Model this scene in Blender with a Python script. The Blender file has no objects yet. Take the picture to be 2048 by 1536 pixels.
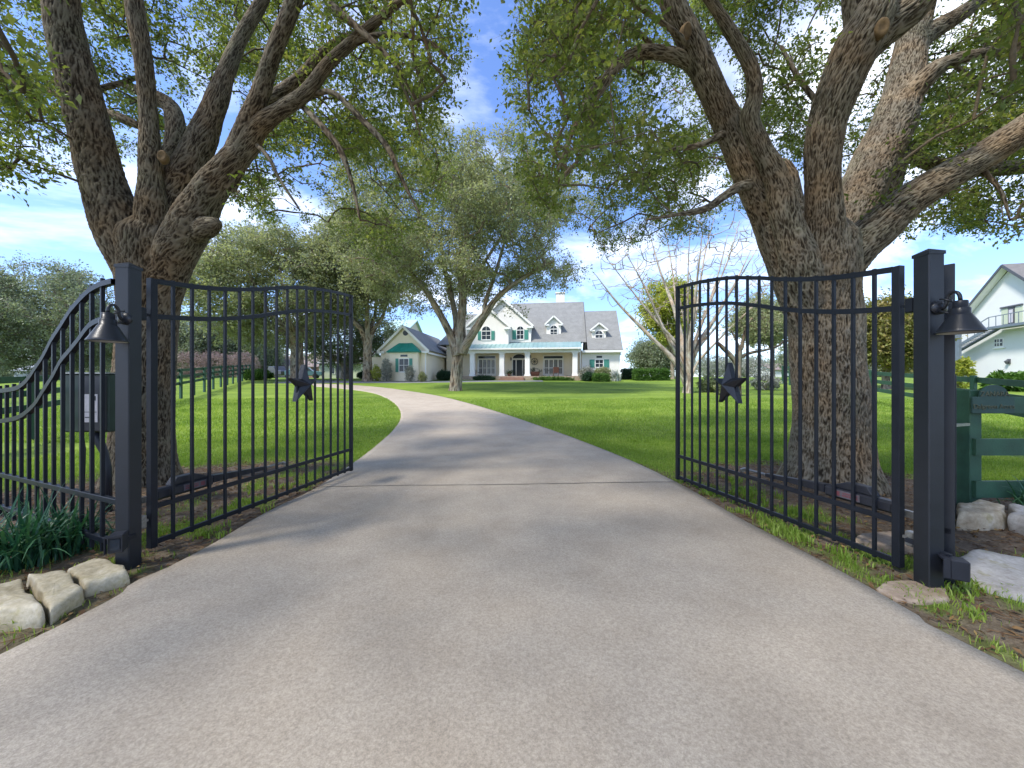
import bpy, math, random
import numpy as np
from mathutils import Vector, Matrix
R = math.radians
rng = np.random.default_rng(7)
random.seed(7)
C = bpy.context.scene.collection
F, H, CX, CY = 760.0, 1.48, 1024.0, 768.0        # focal length in photo pixels, eye height, image centre

# ------------------------------------------------------------------ terrain and survey helpers
def gz(x, y):
    y = np.asarray(y, float); x = np.asarray(x, float)
    t = np.clip(y - 7.0, 0, None)
    ramp = np.where(t < 2.5, 0.06 * t * t / 5.0, 0.06 * (t - 1.25))
    far = 0.06 * (42 - 7 - 1.25)
    z = np.where(y < 42, ramp, far + 0.022 * (np.clip(y, 42, 150) - 42))
    z = z + 0.03 * np.sin(x * 0.31 + 1.3) * np.sin(y * 0.23) * np.clip((y - 8) / 10, 0, 1)
    return z
def gzf(x, y): return float(gz(x, y))
def P(px, py, Y): return Vector(((px - CX) / F * Y, Y, H - (py - CY) / F * Y))
def G(px, py):
    lo, hi = 1.0, 300.0
    def f(Y): p = P(px, py, Y); return p.z - gzf(p.x, p.y)
    y = 1.0
    while y < 300 and f(y) > 0: y *= 1.03
    lo, hi = y / 1.03, y
    for _ in range(40):
        m = (lo + hi) / 2
        if f(m) > 0: lo = m
        else: hi = m
    p = P(px, py, lo); p.z = gzf(p.x, p.y)
    return p

# ------------------------------------------------------------------ numpy gradient noise
_perm = np.random.default_rng(3).permutation(256); _perm = np.concatenate([_perm, _perm, _perm])
_gr = np.random.default_rng(4).normal(size=(256, 3)); _gr /= np.linalg.norm(_gr, axis=1)[:, None]
def pn(x, y, z):
    x, y, z = np.broadcast_arrays(np.asarray(x, float), np.asarray(y, float), np.asarray(z, float))
    xi, yi, zi = np.floor(x).astype(int), np.floor(y).astype(int), np.floor(z).astype(int)
    xf, yf, zf = x - xi, y - yi, z - zi
    xi &= 255; yi &= 255; zi &= 255
    f = lambda t: t * t * t * (t * (t * 6 - 15) + 10)
    u, v, w = f(xf), f(yf), f(zf)
    def g(dx, dy, dz):
        h = _perm[_perm[_perm[(xi + dx) & 255] + ((yi + dy) & 255)] + ((zi + dz) & 255)]
        q = _gr[h]
        return q[..., 0] * (xf - dx) + q[..., 1] * (yf - dy) + q[..., 2] * (zf - dz)
    L = lambda a, b, t: a + (b - a) * t
    return L(L(L(g(0,0,0), g(1,0,0), u), L(g(0,1,0), g(1,1,0), u), v),
             L(L(g(0,0,1), g(1,0,1), u), L(g(0,1,1), g(1,1,1), u), v), w) * 1.5

# ------------------------------------------------------------------ objects
def tag(o, label=None, cat=None, group=None, kind=None):
    if label: o['label'] = label
    if cat: o['category'] = cat
    if group: o['group'] = group
    if kind: o['kind'] = kind
    return o
def empty(name, loc=(0, 0, 0), rz=0, parent=None):
    o = bpy.data.objects.new(name, None); C.objects.link(o)
    o.location = loc; o.rotation_euler = (0, 0, rz); o.empty_display_size = .2
    if parent: o.parent = parent
    return o
def link(name, me, mat, parent=None, loc=(0, 0, 0), rz=0):
    if mat is not None: me.materials.append(mat)
    o = bpy.data.objects.new(name, me); C.objects.link(o)
    o.location = loc; o.rotation_euler = (0, 0, rz)
    if parent: o.parent = parent
    return o
def npmesh(name, V, quads=None, tris=None, smooth=False, attrs=None):
    me = bpy.data.meshes.new(name)
    V = np.asarray(V, np.float32)
    nq = 0 if quads is None else len(quads); nt = 0 if tris is None else len(tris)
    parts, tot = [], []
    if nq: parts.append(np.asarray(quads, np.int32).ravel()); tot.append(np.full(nq, 4, np.int32))
    if nt: parts.append(np.asarray(tris, np.int32).ravel()); tot.append(np.full(nt, 3, np.int32))
    li = np.concatenate(parts); tot = np.concatenate(tot)
    st = np.concatenate([[0], np.cumsum(tot)[:-1]]).astype(np.int32)
    me.vertices.add(len(V)); me.vertices.foreach_set('co', V.ravel())
    me.loops.add(len(li)); me.loops.foreach_set('vertex_index', li)
    me.polygons.add(len(tot)); me.polygons.foreach_set('loop_start', st); me.polygons.foreach_set('loop_total', tot)
    if smooth: me.polygons.foreach_set('use_smooth', np.ones(len(tot), bool))
    me.update(calc_edges=True)
    if attrs:
        for k, a in attrs.items():
            at = me.attributes.new(k, 'FLOAT', 'POINT'); at.data.foreach_set('value', np.asarray(a, np.float32))
    return me
class MB:
    def __init__(s): s.v = []; s.f = []
    def add(s, vs, fs):
        b = len(s.v); s.v += [tuple(v) for v in vs]; s.f += [tuple(i + b for i in f) for f in fs]; return s
    def box(s, x0, x1, y0, y1, z0, z1):
        return s.add([(x0,y0,z0),(x1,y0,z0),(x1,y1,z0),(x0,y1,z0),(x0,y0,z1),(x1,y0,z1),(x1,y1,z1),(x0,y1,z1)],
                     [(0,3,2,1),(4,5,6,7),(0,1,5,4),(1,2,6,5),(2,3,7,6),(3,0,4,7)])
    def bbox(s, x0, x1, y0, y1, z0, z1, b):          # bevelled box
        xs = [x0, x0 + b, x1 - b, x1]; ys = [y0, y0 + b, y1 - b, y1]; zs = [z0, z0 + b, z1 - b, z1]
        import itertools
        pts = {}; vs = []
        for i in (0, 1):
            for j in (0, 1):
                for k in (0, 1):
                    X = (xs[0], xs[1]) if i == 0 else (xs[3], xs[2]); Yv = (ys[0], ys[1]) if j == 0 else (ys[3], ys[2]); Z = (zs[0], zs[1]) if k == 0 else (zs[3], zs[2])
                    for ax, p in enumerate([(X[0], Yv[1], Z[1]), (X[1], Yv[0], Z[1]), (X[1], Yv[1], Z[0])]):
                        pts[(i, j, k, ax)] = len(vs); vs.append(p)
        q = pts; fs = []
        for i in (0, 1):
            f = [q[(i,0,0,0)], q[(i,1,0,0)], q[(i,1,1,0)], q[(i,0,1,0)]]; fs.append(f if i else f[::-1])
            f = [q[(0,i,0,1)], q[(0,i,1,1)], q[(1,i,1,1)], q[(1,i,0,1)]]; fs.append(f if i else f[::-1])
            f = [q[(0,0,i,2)], q[(1,0,i,2)], q[(1,1,i,2)], q[(0,1,i,2)]]; fs.append(f if i else f[::-1])
        for i in (0, 1):
            for j in (0, 1):
                fs.append([q[(i,j,0,0)], q[(i,j,1,0)], q[(i,j,1,1)], q[(i,j,0,1)]])
                fs.append([q[(i,0,j,0)], q[(i,1,j,0)], q[(i,1,j,2)], q[(i,0,j,2)]])
                fs.append([q[(0,i,j,1)], q[(1,i,j,1)], q[(1,i,j,2)], q[(0,i,j,2)]])
                for k in (0, 1): fs.append([q[(i,j,k,0)], q[(i,j,k,1)], q[(i,j,k,2)]])
        return s.add(vs, fs)
    def prism(s, poly, a, b, axis='y'):
        """2-D polygon swept between a and b along an axis: 'y' takes (x,z), 'x' takes (y,z), 'z' takes (x,y)"""
        n = len(poly)
        def m(p, t): return {'y': (p[0], t, p[1]), 'x': (t, p[0], p[1]), 'z': (p[0], p[1], t)}[axis]
        vs = [m(p, a) for p in poly] + [m(p, b) for p in poly]
        return s.add(vs, [tuple(range(n)), tuple(range(2*n-1, n-1, -1))] + [(i, i+n, (i+1) % n + n, (i+1) % n) for i in range(n)])
    def slab(s, q, th):
        """quad with thickness th downwards along its normal"""
        q = [Vector(p) for p in q]; n = (q[1]-q[0]).cross(q[2]-q[0]).normalized()
        k = len(q); vs = q + [p - n*th for p in q]
        return s.add(vs, [tuple(range(k)), tuple(range(2*k-1, k-1, -1))] + [(i, i+k, (i+1) % k + k, (i+1) % k) for i in range(k)])
    def beam(s, a, b, w, h, up=(0, 0, 1)):
        a, b = Vector(a), Vector(b); d = (b-a).normalized(); up = Vector(up)
        if abs(d.dot(up)) > .98: up = Vector((0, 1, 0))
        x = d.cross(up).normalized() * (w/2); z = x.cross(d).normalized() * (h/2)
        vs = [a-x-z, a+x-z, a+x+z, a-x+z, b-x-z, b+x-z, b+x+z, b-x+z]
        return s.add(vs, [(0,1,2,3),(7,6,5,4),(0,4,5,1),(1,5,6,2),(2,6,7,3),(3,7,4,0)])
    def tube(s, pts, r, n=8, cap=True):
        pts = [Vector(p) for p in pts]; rr = r if isinstance(r, (list, tuple)) else [r]*len(pts)
        N = None; rings = []
        for i, p in enumerate(pts):
            d = (pts[min(i+1, len(pts)-1)] - pts[max(i-1, 0)]).normalized()
            if N is None: N = d.orthogonal().normalized()
            N = (N - d*N.dot(d)).normalized(); B = d.cross(N)
            rings.append([p + (N*math.cos(2*math.pi*k/n) + B*math.sin(2*math.pi*k/n))*rr[i] for k in range(n)])
        vs = [v for rg in rings for v in rg]; fs = []
        for i in range(len(pts)-1):
            for k in range(n): fs.append((i*n+k, i*n+(k+1) % n, (i+1)*n+(k+1) % n, (i+1)*n+k))
        if cap: fs += [tuple(range(n-1, -1, -1)), tuple((len(pts)-1)*n+k for k in range(n))]
        return s.add(vs, fs)
    def lathe(s, prof, n=32, c=(0, 0, 0)):
        vs = []; fs = []
        for (r, z) in prof: vs += [(c[0]+r*math.cos(2*math.pi*k/n), c[1]+r*math.sin(2*math.pi*k/n), c[2]+z) for k in range(n)]
        for i in range(len(prof)-1):
            for k in range(n): fs.append((i*n+k, i*n+(k+1) % n, (i+1)*n+(k+1) % n, (i+1)*n+k))
        return s.add(vs, fs)
    def build(s, name, mat, parent=None, loc=(0, 0, 0), rz=0, smooth=False, bevel=0):
        me = bpy.data.meshes.new(name); me.from_pydata(s.v, [], s.f); me.update()
        if smooth: me.polygons.foreach_set('use_smooth', [True]*len(me.polygons))
        o = link(name, me, mat, parent, loc, rz)
        if bevel:
            b = o.modifiers.new('bevel', 'BEVEL'); b.width = bevel; b.segments = 2; b.limit_method = 'ANGLE'
        return o

# ------------------------------------------------------------------ materials
def newmat(name):
    m = bpy.data.materials.new(name); m.use_nodes = True
    nt = m.node_tree; b = nt.nodes['Principled BSDF']
    return m, nt, b
def nd(nt, typ, **kw):
    n = nt.nodes.new(typ)
    for k, v in kw.items():
        if k.startswith('i_'): n.inputs[k[2:].replace('_', ' ')].default_value = v
        else: setattr(n, k, v)
    return n
def ramp(nt, stops):
    r = nt.nodes.new('ShaderNodeValToRGB'); e = r.color_ramp.elements
    while len(e) < len(stops): e.new(.5)
    for el, (p, c) in zip(e, stops): el.position = p; el.color = (*c, 1) if len(c) == 3 else c
    return r
def mixc(nt, fac, a, b, mode='MIX'):
    m = nt.nodes.new('ShaderNodeMix'); m.data_type = 'RGBA'; m.blend_type = mode
    for sock, v in ((m.inputs[0], fac), (m.inputs[6], a), (m.inputs[7], b)):
        if hasattr(v, 'links') or isinstance(v, bpy.types.NodeSocket): nt.links.new(v, sock)
        elif isinstance(v, (int, float)): sock.default_value = v
        else: sock.default_value = (*v, 1) if len(v) == 3 else v
    return m.outputs[2]
def noise(nt, scale, detail=4, rough=.55, vec=None, dist=0):
    n = nt.nodes.new('ShaderNodeTexNoise'); n.inputs['Scale'].default_value = scale; n.inputs['Detail'].default_value = detail
    n.inputs['Roughness'].default_value = rough; n.inputs['Distortion'].default_value = dist
    if vec is not None: nt.links.new(vec, n.inputs['Vector'])
    return n
def coords(nt, kind='Object', scale=(1, 1, 1)):
    if kind == 'World': src = nt.nodes.new('ShaderNodeNewGeometry').outputs['Position']
    else: src = nt.nodes.new('ShaderNodeTexCoord').outputs[kind]
    mp = nt.nodes.new('ShaderNodeMapping'); mp.inputs['Scale'].default_value = scale; nt.links.new(src, mp.inputs['Vector'])
    return mp.outputs['Vector']
def bump(nt, b, hsock, strength=.3, dist=.01):
    n = nt.nodes.new('ShaderNodeBump'); n.inputs['Strength'].default_value = strength; n.inputs['Distance'].default_value = dist
    nt.links.new(hsock, n.inputs['Height']); nt.links.new(n.outputs['Normal'], b.inputs['Normal'])
def plain(name, col, rough=.6, var=.2, scale=6, bs=0, bscale=80, metallic=0, spec=.5, col2=None):
    m, nt, b = newmat(name); v = coords(nt, 'Object')
    n = noise(nt, scale, 6, .6, v)
    c2 = col2 if col2 else tuple(c*(1-var) for c in col); c1 = col if col2 else tuple(min(1, c*(1+var*.6)) for c in col)
    r = ramp(nt, [(.3, c2), (.7, c1)]); nt.links.new(n.outputs['Fac'], r.inputs['Fac']); nt.links.new(r.outputs['Color'], b.inputs['Base Color'])
    b.inputs['Roughness'].default_value = rough; b.inputs['Metallic'].default_value = metallic; b.inputs['Specular IOR Level'].default_value = spec
    if bs: bump(nt, b, noise(nt, bscale, 4, .6, v).outputs['Fac'], bs, .01)
    return m
M = {}
M['iron'] = plain('black_powder_coat', (.009, .0115, .018), .45, .25, 9, .08, 260, 0, .35)
M['iron_post'] = plain('charcoal_powder_coat', (.011, .0135, .019), .45, .25, 7, .1, 200)
M['lantern'] = plain('lantern_black', (.018, .020, .026), .35, .2, 9)
M['lantern_in'] = plain('lantern_inside', (.30, .30, .29), .4, .1, 9)
M['operator'] = plain('operator_black', (.016, .018, .026), .45, .2, 9)
M['sticker'] = plain('sticker_white', (.50, .48, .50), .5, .1, 30)
M['sticker_red'] = plain('sticker_red', (.16, .05, .06), .5, .1, 30)
M['sticker_dull'] = plain('sticker_dull', (.10, .09, .105), .5, .2, 30)
M['ink'] = plain('sticker_ink', (.02, .02, .03), .5, .1, 30)
M['steel'] = plain('galvanised_steel', (.30, .30, .29), .4, .3, 40, 0, 0, .8)
M['greenbox'] = plain('dark_green_box', (.016, .040, .026), .45, .2, 8)
M['green_board'] = plain('green_painted_board', (.022, .075, .042), .6, .35, 5, .25, 60)
M['sign_green'] = plain('sign_green', (.018, .055, .045), .6, .3, 5, .2, 60)
M['letter'] = plain('sign_letter', (.075, .085, .05), .6, .2, 20)
M['white_wall'] = plain('white_painted_brick', (.76, .735, .67), .8, .05, .8, .15, 25)
M['cream_wall'] = plain('cream_painted_brick', (.82, .73, .56), .8, .08, .7, .15, 25)
M['trim'] = plain('white_trim', (.80, .79, .75), .6, .04, 3)
M['glass'] = plain('dark_window_glass', (.030, .040, .052), .14, .2, 2, 0, 0, 0, .4)
M['shutter'] = plain('teal_shutter', (.06, .26, .20), .6, .15, 8)
M['beige'] = plain('beige_stucco', (.50, .46, .40), .85, .08, 1)
M['palegreen'] = plain('pale_green_siding', (.45, .50, .36), .85, .08, 1)
M['brick'] = plain('red_brown_brick', (.25, .14, .10), .85, .2, 3)
M['brownroof'] = plain('brown_shingle', (.22, .17, .15), .85, .2, 3)
M['house_white'] = plain('white_siding', (.62, .63, .61), .75, .04, .5)
M['roof_right'] = plain('taupe_shingle', (.16, .15, .14), .85, .2, 3)
M['darktrim'] = plain('dark_grey_trim', (.07, .075, .085), .6, .15, 4)
M['bluegrey'] = plain('blue_grey_metal', (.13, .16, .19), .5, .15, 4)
M['grey_shed'] = plain('weathered_grey', (.30, .32, .35), .8, .15, 1.2)
M['terracotta'] = plain('clay_pot', (.30, .13, .08), .8, .2, 8)
M['carpaint'] = plain('teal_car_paint', (.10, .20, .23), .25, .05, 1)
M['cardark'] = plain('dark_car_paint', (.03, .035, .05), .25, .05, 1)
M['rubber'] = plain('tyre_rubber', (.02, .02, .02), .8, .1, 9)
M['soil'] = plain('planting_soil', (.10, .07, .05), .95, .35, 5, .5, 30)
M['asphalt'] = plain('grey_asphalt', (.17, .17, .18), .85, .15, 3, .2, 80)
M['scar'] = plain('cut_limb_wood', (.20, .13, .06), .85, .5, 14, .3, 60)
M['mailgrey'] = plain('mulch_brown', (.09, .06, .04), .9, .3, 9)

def shingle_mat(name, c1, c2):
    m, nt, b = newmat(name); v = coords(nt, 'Object')
    w = nt.nodes.new('ShaderNodeTexWave'); w.wave_type = 'BANDS'; w.bands_direction = 'Z'; w.inputs['Scale'].default_value = 2.2; w.inputs['Distortion'].default_value = .6
    w.inputs['Detail'].default_value = 2
    nt.links.new(v, w.inputs['Vector'])
    n = noise(nt, 1.6, 6, .7, v); n2 = noise(nt, 14, 3, .6, v)
    r = ramp(nt, [(.25, c1), (.75, c2)]); nt.links.new(n.outputs['Fac'], r.inputs['Fac'])
    c = mixc(nt, .35, r.outputs['Color'], n2.outputs['Fac'], 'OVERLAY')
    c = mixc(nt, .10, c, w.outputs['Color'], 'OVERLAY')
    nt.links.new(c, b.inputs['Base Color']); b.inputs['Roughness'].default_value = .85
    bump(nt, b, w.outputs['Fac'], .3, .02)
    return m
M['shingle'] = shingle_mat('grey_shingle', (.16, .162, .150), (.24, .242, .228))
def metal_roof(name, c1, c2):
    m, nt, b = newmat(name); v = coords(nt, 'Object')
    n = noise(nt, .9, 5, .7, v)
    r = ramp(nt, [(.3, c1), (.7, c2)]); nt.links.new(n.outputs['Fac'], r.inputs['Fac'])
    nt.links.new(r.outputs['Color'], b.inputs['Base Color']); b.inputs['Roughness'].default_value = .45; b.inputs['Metallic'].default_value = .25
    return m
M['patina'] = metal_roof('patina_metal_roof', (.20, .36, .34), (.34, .46, .46))
M['awning'] = metal_roof('green_metal_awning', (.02, .26, .20), (.05, .36, .28))
M['tealroof'] = metal_roof('pale_teal_roof', (.40, .58, .55), (.5, .66, .62))

def concrete():
    m, nt, b = newmat('driveway_concrete'); v = coords(nt, 'World')
    big = noise(nt, .35, 4, .5, v); mid = noise(nt, 2.2, 6, .65, v); fine = noise(nt, 160, 3, .8, v); sp = noise(nt, 60, 4, .75, v)
    r1 = ramp(nt, [(.25, (.352, .296, .228)), (.75, (.442, .384, .306))]); nt.links.new(mid.outputs['Fac'], r1.inputs['Fac'])
    r2 = ramp(nt, [(.3, (.86, .85, .84)), (.7, (1.06, 1.06, 1.06))]); nt.links.new(big.outputs['Fac'], r2.inputs['Fac'])
    c = mixc(nt, 1, r1.outputs['Color'], r2.outputs['Color'], 'MULTIPLY')
    r3 = ramp(nt, [(.33, (.68, .67, .66)), (.5, (1, 1, 1)), (.68, (1.28, 1.27, 1.25))]); nt.links.new(fine.outputs['Fac'], r3.inputs['Fac'])
    c = mixc(nt, .75, c, r3.outputs['Color'], 'MULTIPLY')
    r4 = ramp(nt, [(.36, (.70, .69, .68)), (.6, (1.14, 1.14, 1.14))]); nt.links.new(sp.outputs['Fac'], r4.inputs['Fac'])
    c = mixc(nt, .7, c, r4.outputs['Color'], 'MULTIPLY')
    st = noise(nt, .8, 5, .6, v, 1.2)                         # old water stains
    r5 = ramp(nt, [(.56, (1, 1, 1)), (.72, (.86, .85, .84))]); nt.links.new(st.outputs['Fac'], r5.inputs['Fac'])
    c = mixc(nt, .8, c, r5.outputs['Color'], 'MULTIPLY')
    nt.links.new(c, b.inputs['Base Color']); b.inputs['Roughness'].default_value = .85
    bump(nt, b, fine.outputs['Fac'], .25, .004)
    return m
M['concrete'] = concrete()
M['joint'] = plain('joint_filler', (.10, .09, .075), .9, .4, 12)
M['sawcut'] = plain('saw_cut', (.24, .22, .20), .9, .2, 12)

def ground_mat():
    m, nt, b = newmat('lawn_and_soil'); v = coords(nt, 'World')
    at = nt.nodes.new('ShaderNodeAttribute'); at.attribute_name = 'dirt'
    n1 = noise(nt, .45, 5, .6, v); n2 = noise(nt, 9, 5, .7, v); n3 = noise(nt, 55, 3, .7, v)
    vs = coords(nt, 'World', (.16, .9, 1)); n4 = noise(nt, 1.0, 3, .5, vs)         # mowing bands
    g = ramp(nt, [(.3, (.115, .190, .022)), (.7, (.205, .295, .046))]); nt.links.new(n1.outputs['Fac'], g.inputs['Fac'])
    g2 = ramp(nt, [(.3, (.66, .68, .62)), (.7, (1.25, 1.22, 1.15))]); nt.links.new(n2.outputs['Fac'], g2.inputs['Fac'])
    c = mixc(nt, .9, g.outputs['Color'], g2.outputs['Color'], 'MULTIPLY')
    g3 = ramp(nt, [(.35, (.74, .80, .76)), (.65, (1.22, 1.16, 1.05))]); nt.links.new(n4.outputs['Fac'], g3.inputs['Fac'])
    c = mixc(nt, .8, c, g3.outputs['Color'], 'MULTIPLY')
    g4 = ramp(nt, [(.3, (.6, .6, .6)), (.7, (1.3, 1.3, 1.3))]); nt.links.new(n3.outputs['Fac'], g4.inputs['Fac'])
    c = mixc(nt, .6, c, g4.outputs['Color'], 'MULTIPLY')
    d = ramp(nt, [(.25, (.085, .060, .042)), (.5, (.165, .125, .088)), (.75, (.27, .215, .155))]); nt.links.new(n2.outputs['Fac'], d.inputs['Fac'])
    d2 = mixc(nt, .7, d.outputs['Color'], g4.outputs['Color'], 'MULTIPLY')
    c = mixc(nt, at.outputs['Fac'], c, d2)
    nt.links.new(c, b.inputs['Base Color']); b.inputs['Roughness'].default_value = .95; b.inputs['Specular IOR Level'].default_value = .2
    ad = nt.nodes.new('ShaderNodeMath'); ad.operation = 'ADD'; nt.links.new(n2.outputs['Fac'], ad.inputs[0]); nt.links.new(n3.outputs['Fac'], ad.inputs[1])
    bump(nt, b, ad.outputs[0], .7, .03)
    return m
M['ground'] = ground_mat()
def leaf_mat(name, stops, trans=.35, nscale=.8, tint=(1.1, 1.15, .6), rough=.5):
    m, nt, b = newmat(name)
    at = nt.nodes.new('ShaderNodeAttribute'); at.attribute_name = 'rnd'
    v = coords(nt, 'World'); n = noise(nt, nscale, 3, .6, v)
    mx = nt.nodes.new('ShaderNodeMath'); mx.operation = 'MULTIPLY_ADD'; mx.inputs[1].default_value = .55
    nt.links.new(at.outputs['Fac'], mx.inputs[0])
    mm = nt.nodes.new('ShaderNodeMath'); mm.operation = 'MULTIPLY'; mm.inputs[1].default_value = .5; nt.links.new(n.outputs['Fac'], mm.inputs[0])
    nt.links.new(mm.outputs[0], mx.inputs[2])
    r = ramp(nt, stops); nt.links.new(mx.outputs[0], r.inputs['Fac'])
    nt.links.new(r.outputs['Color'], b.inputs['Base Color']); b.inputs['Roughness'].default_value = rough; b.inputs['Specular IOR Level'].default_value = .35
    t = nt.nodes.new('ShaderNodeBsdfTranslucent'); tc = mixc(nt, 1, r.outputs['Color'], tint, 'MULTIPLY'); nt.links.new(tc, t.inputs['Color'])
    s = nt.nodes.new('ShaderNodeMixShader'); s.inputs[0].default_value = trans
    nt.links.new(b.outputs[0], s.inputs[1]); nt.links.new(t.outputs[0], s.inputs[2])
    nt.links.new(s.outputs[0], nt.nodes['Material Output'].inputs['Surface'])
    return m
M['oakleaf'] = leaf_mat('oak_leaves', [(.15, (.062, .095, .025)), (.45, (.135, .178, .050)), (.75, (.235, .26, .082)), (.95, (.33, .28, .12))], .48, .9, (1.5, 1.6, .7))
M['midleaf'] = leaf_mat('mid_oak_leaves', [(.15, (.17, .195, .11)), (.5, (.26, .285, .15)), (.85, (.36, .37, .20))], .42, .5, (1.3, 1.35, .9))  # paler than the near oak leaves; distance glow is put into this colour
M['farleaf'] = leaf_mat('far_oak_leaves', [(.15, (.14, .175, .12)), (.5, (.21, .25, .16)), (.85, (.29, .32, .20))], .38, .3, (1.2, 1.25, .9))  # greyed and pale: haze over far crowns is put into the leaf colour
M['darkleaf'] = leaf_mat('dark_oak_leaves', [(.15, (.08, .12, .06)), (.5, (.14, .19, .09)), (.85, (.20, .25, .12))], .3, .4, (1.2, 1.25, .9))
M['yellowleaf'] = leaf_mat('yellow_green_leaves', [(.15, (.20, .27, .04)), (.5, (.34, .38, .06)), (.85, (.48, .46, .09))], .4, .5, (1.3, 1.3, .7))
M['rustleaf'] = leaf_mat('rusty_green_leaves', [(.15, (.10, .14, .03)), (.5, (.19, .20, .05)), (.85, (.30, .23, .08))], .35, .7, (1.3, 1.3, .7))
M['hedgeleaf'] = leaf_mat('hedge_leaves', [(.15, (.03, .08, .012)), (.5, (.06, .14, .02)), (.85, (.13, .24, .04))], .3, 1.2)
M['darkhedge'] = leaf_mat('dark_hedge_leaves', [(.15, (.012, .04, .018)), (.5, (.025, .065, .03)), (.85, (.05, .10, .04))], .25, 1.2)
M['brownshrub'] = leaf_mat('pinkish_bare_twigs', [(.15, (.19, .13, .12)), (.5, (.28, .20, .18)), (.85, (.36, .28, .25))], .2, .8, (1, 1, 1))
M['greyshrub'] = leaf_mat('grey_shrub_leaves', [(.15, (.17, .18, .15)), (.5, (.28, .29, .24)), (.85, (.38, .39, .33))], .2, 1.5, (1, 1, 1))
M['grass'] = leaf_mat('grass_blades', [(.15, (.105, .185, .020)), (.5, (.205, .315, .042)), (.85, (.35, .43, .10))], .4, .7, (1.3, 1.35, .6))
M['strap'] = leaf_mat('lily_leaves', [(.15, (.016, .065, .034)), (.5, (.032, .115, .055)), (.85, (.09, .20, .085))], .2, 3, (1.2, 1.4, .7), .4)
M['litter'] = leaf_mat('dry_leaves', [(.1, (.055, .032, .018)), (.45, (.15, .082, .04)), (.7, (.28, .17, .07)), (.92, (.42, .32, .10))], .2, 4, (1.1, 1, .7), .6)
M['agave'] = leaf_mat('agave_leaves', [(.15, (.22, .26, .24)), (.5, (.34, .37, .33)), (.85, (.48, .48, .42))], .1, 3, (1, 1, 1))

def bark_mat(name, crev, mid, top, bscale=1.0):
    m, nt, b = newmat(name); v = coords(nt, 'World')
    at = nt.nodes.new('ShaderNodeAttribute'); at.attribute_name = 'bark'
    n = noise(nt, 1.6, 5, .6, v); n2 = noise(nt, 42, 4, .7, v); n3 = noise(nt, 5, 4, .6, v)
    r = ramp(nt, [(.08, crev), (.40, mid), (.80, top)])
    add = nt.nodes.new('ShaderNodeMath'); add.operation = 'MULTIPLY_ADD'; add.inputs[1].default_value = .45; nt.links.new(n2.outputs['Fac'], add.inputs[0])
    sub = nt.nodes.new('ShaderNodeMath'); sub.operation = 'SUBTRACT'; sub.inputs[1].default_value = .22; nt.links.new(at.outputs['Fac'], sub.inputs[0])
    nt.links.new(sub.outputs[0], add.inputs[2]); nt.links.new(add.outputs[0], r.inputs['Fac'])
    r2 = ramp(nt, [(.35, (1.15, .92, .72)), (.55, (1, 1, 1)), (.72, (.85, .95, .85))]); nt.links.new(n.outputs['Fac'], r2.inputs['Fac'])
    c = mixc(nt, .8, r.outputs['Color'], r2.outputs['Color'], 'MULTIPLY')
    r3 = ramp(nt, [(.4, (.8, .8, .8)), (.65, (1.25, 1.25, 1.2))]); nt.links.new(n3.outputs['Fac'], r3.inputs['Fac'])
    c = mixc(nt, .7, c, r3.outputs['Color'], 'MULTIPLY')
    nt.links.new(c, b.inputs['Base Color']); b.inputs['Roughness'].default_value = .9; b.inputs['Specular IOR Level'].default_value = .2
    bump(nt, b, n2.outputs['Fac'], .6, .008 * bscale)
    return m
M['bark'] = bark_mat('oak_bark', (.026, .020, .014), (.074, .058, .040), (.20, .172, .128))  # left oak: its shade is put in as a darker bark colour
M['bark_light'] = bark_mat('pale_oak_bark', (.032, .025, .018), (.096, .077, .054), (.25, .218, .168))
M['bark_mid'] = bark_mat('mid_oak_bark', (.07, .055, .04), (.165, .135, .10), (.28, .25, .20), 3)
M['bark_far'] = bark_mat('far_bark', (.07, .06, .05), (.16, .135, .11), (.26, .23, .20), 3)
M['bark_crape'] = bark_mat('crape_bark', (.17, .14, .11), (.30, .26, .21), (.44, .40, .34), 2)

def stone_mat(name, c1, c2, c3):
    m, nt, b = newmat(name); v = coords(nt, 'Object')
    n = noise(nt, 4, 7, .65, v, .5); n2 = noise(nt, 30, 5, .7, v); n3 = noise(nt, 9, 5, .6, v)
    r = ramp(nt, [(.3, c1), (.52, c2), (.72, c3)]); nt.links.new(n.outputs['Fac'], r.inputs['Fac'])
    r2 = ramp(nt, [(.3, (.6, .58, .52)), (.6, (1.1, 1.1, 1.1))]); nt.links.new(n2.outputs['Fac'], r2.inputs['Fac'])
    c = mixc(nt, .6, r.outputs['Color'], r2.outputs['Color'], 'MULTIPLY')
    r3 = ramp(nt, [(.55, (1, 1, 1)), (.7, (.72, .70, .42))]); nt.links.new(n3.outputs['Fac'], r3.inputs['Fac'])
    c = mixc(nt, .7, c, r3.outputs['Color'], 'MULTIPLY')
    nt.links.new(c, b.inputs['Base Color']); b.inputs['Roughness'].default_value = .9
    bump(nt, b, n2.outputs['Fac'], .5, .012)
    return m
M['limestone'] = stone_mat('limestone', (.36, .29, .17), (.50, .43, .29), (.60, .54, .42))
M['fieldstone'] = stone_mat('buff_fieldstone', (.32, .24, .15), (.50, .42, .30), (.62, .57, .48))
M['slabstone'] = stone_mat('pale_slab_stone', (.31, .29, .27), (.43, .41, .385), (.53, .515, .49))
M['brownstone'] = stone_mat('brown_flat_stone', (.24, .17, .12), (.36, .28, .21), (.46, .38, .30))

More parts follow.
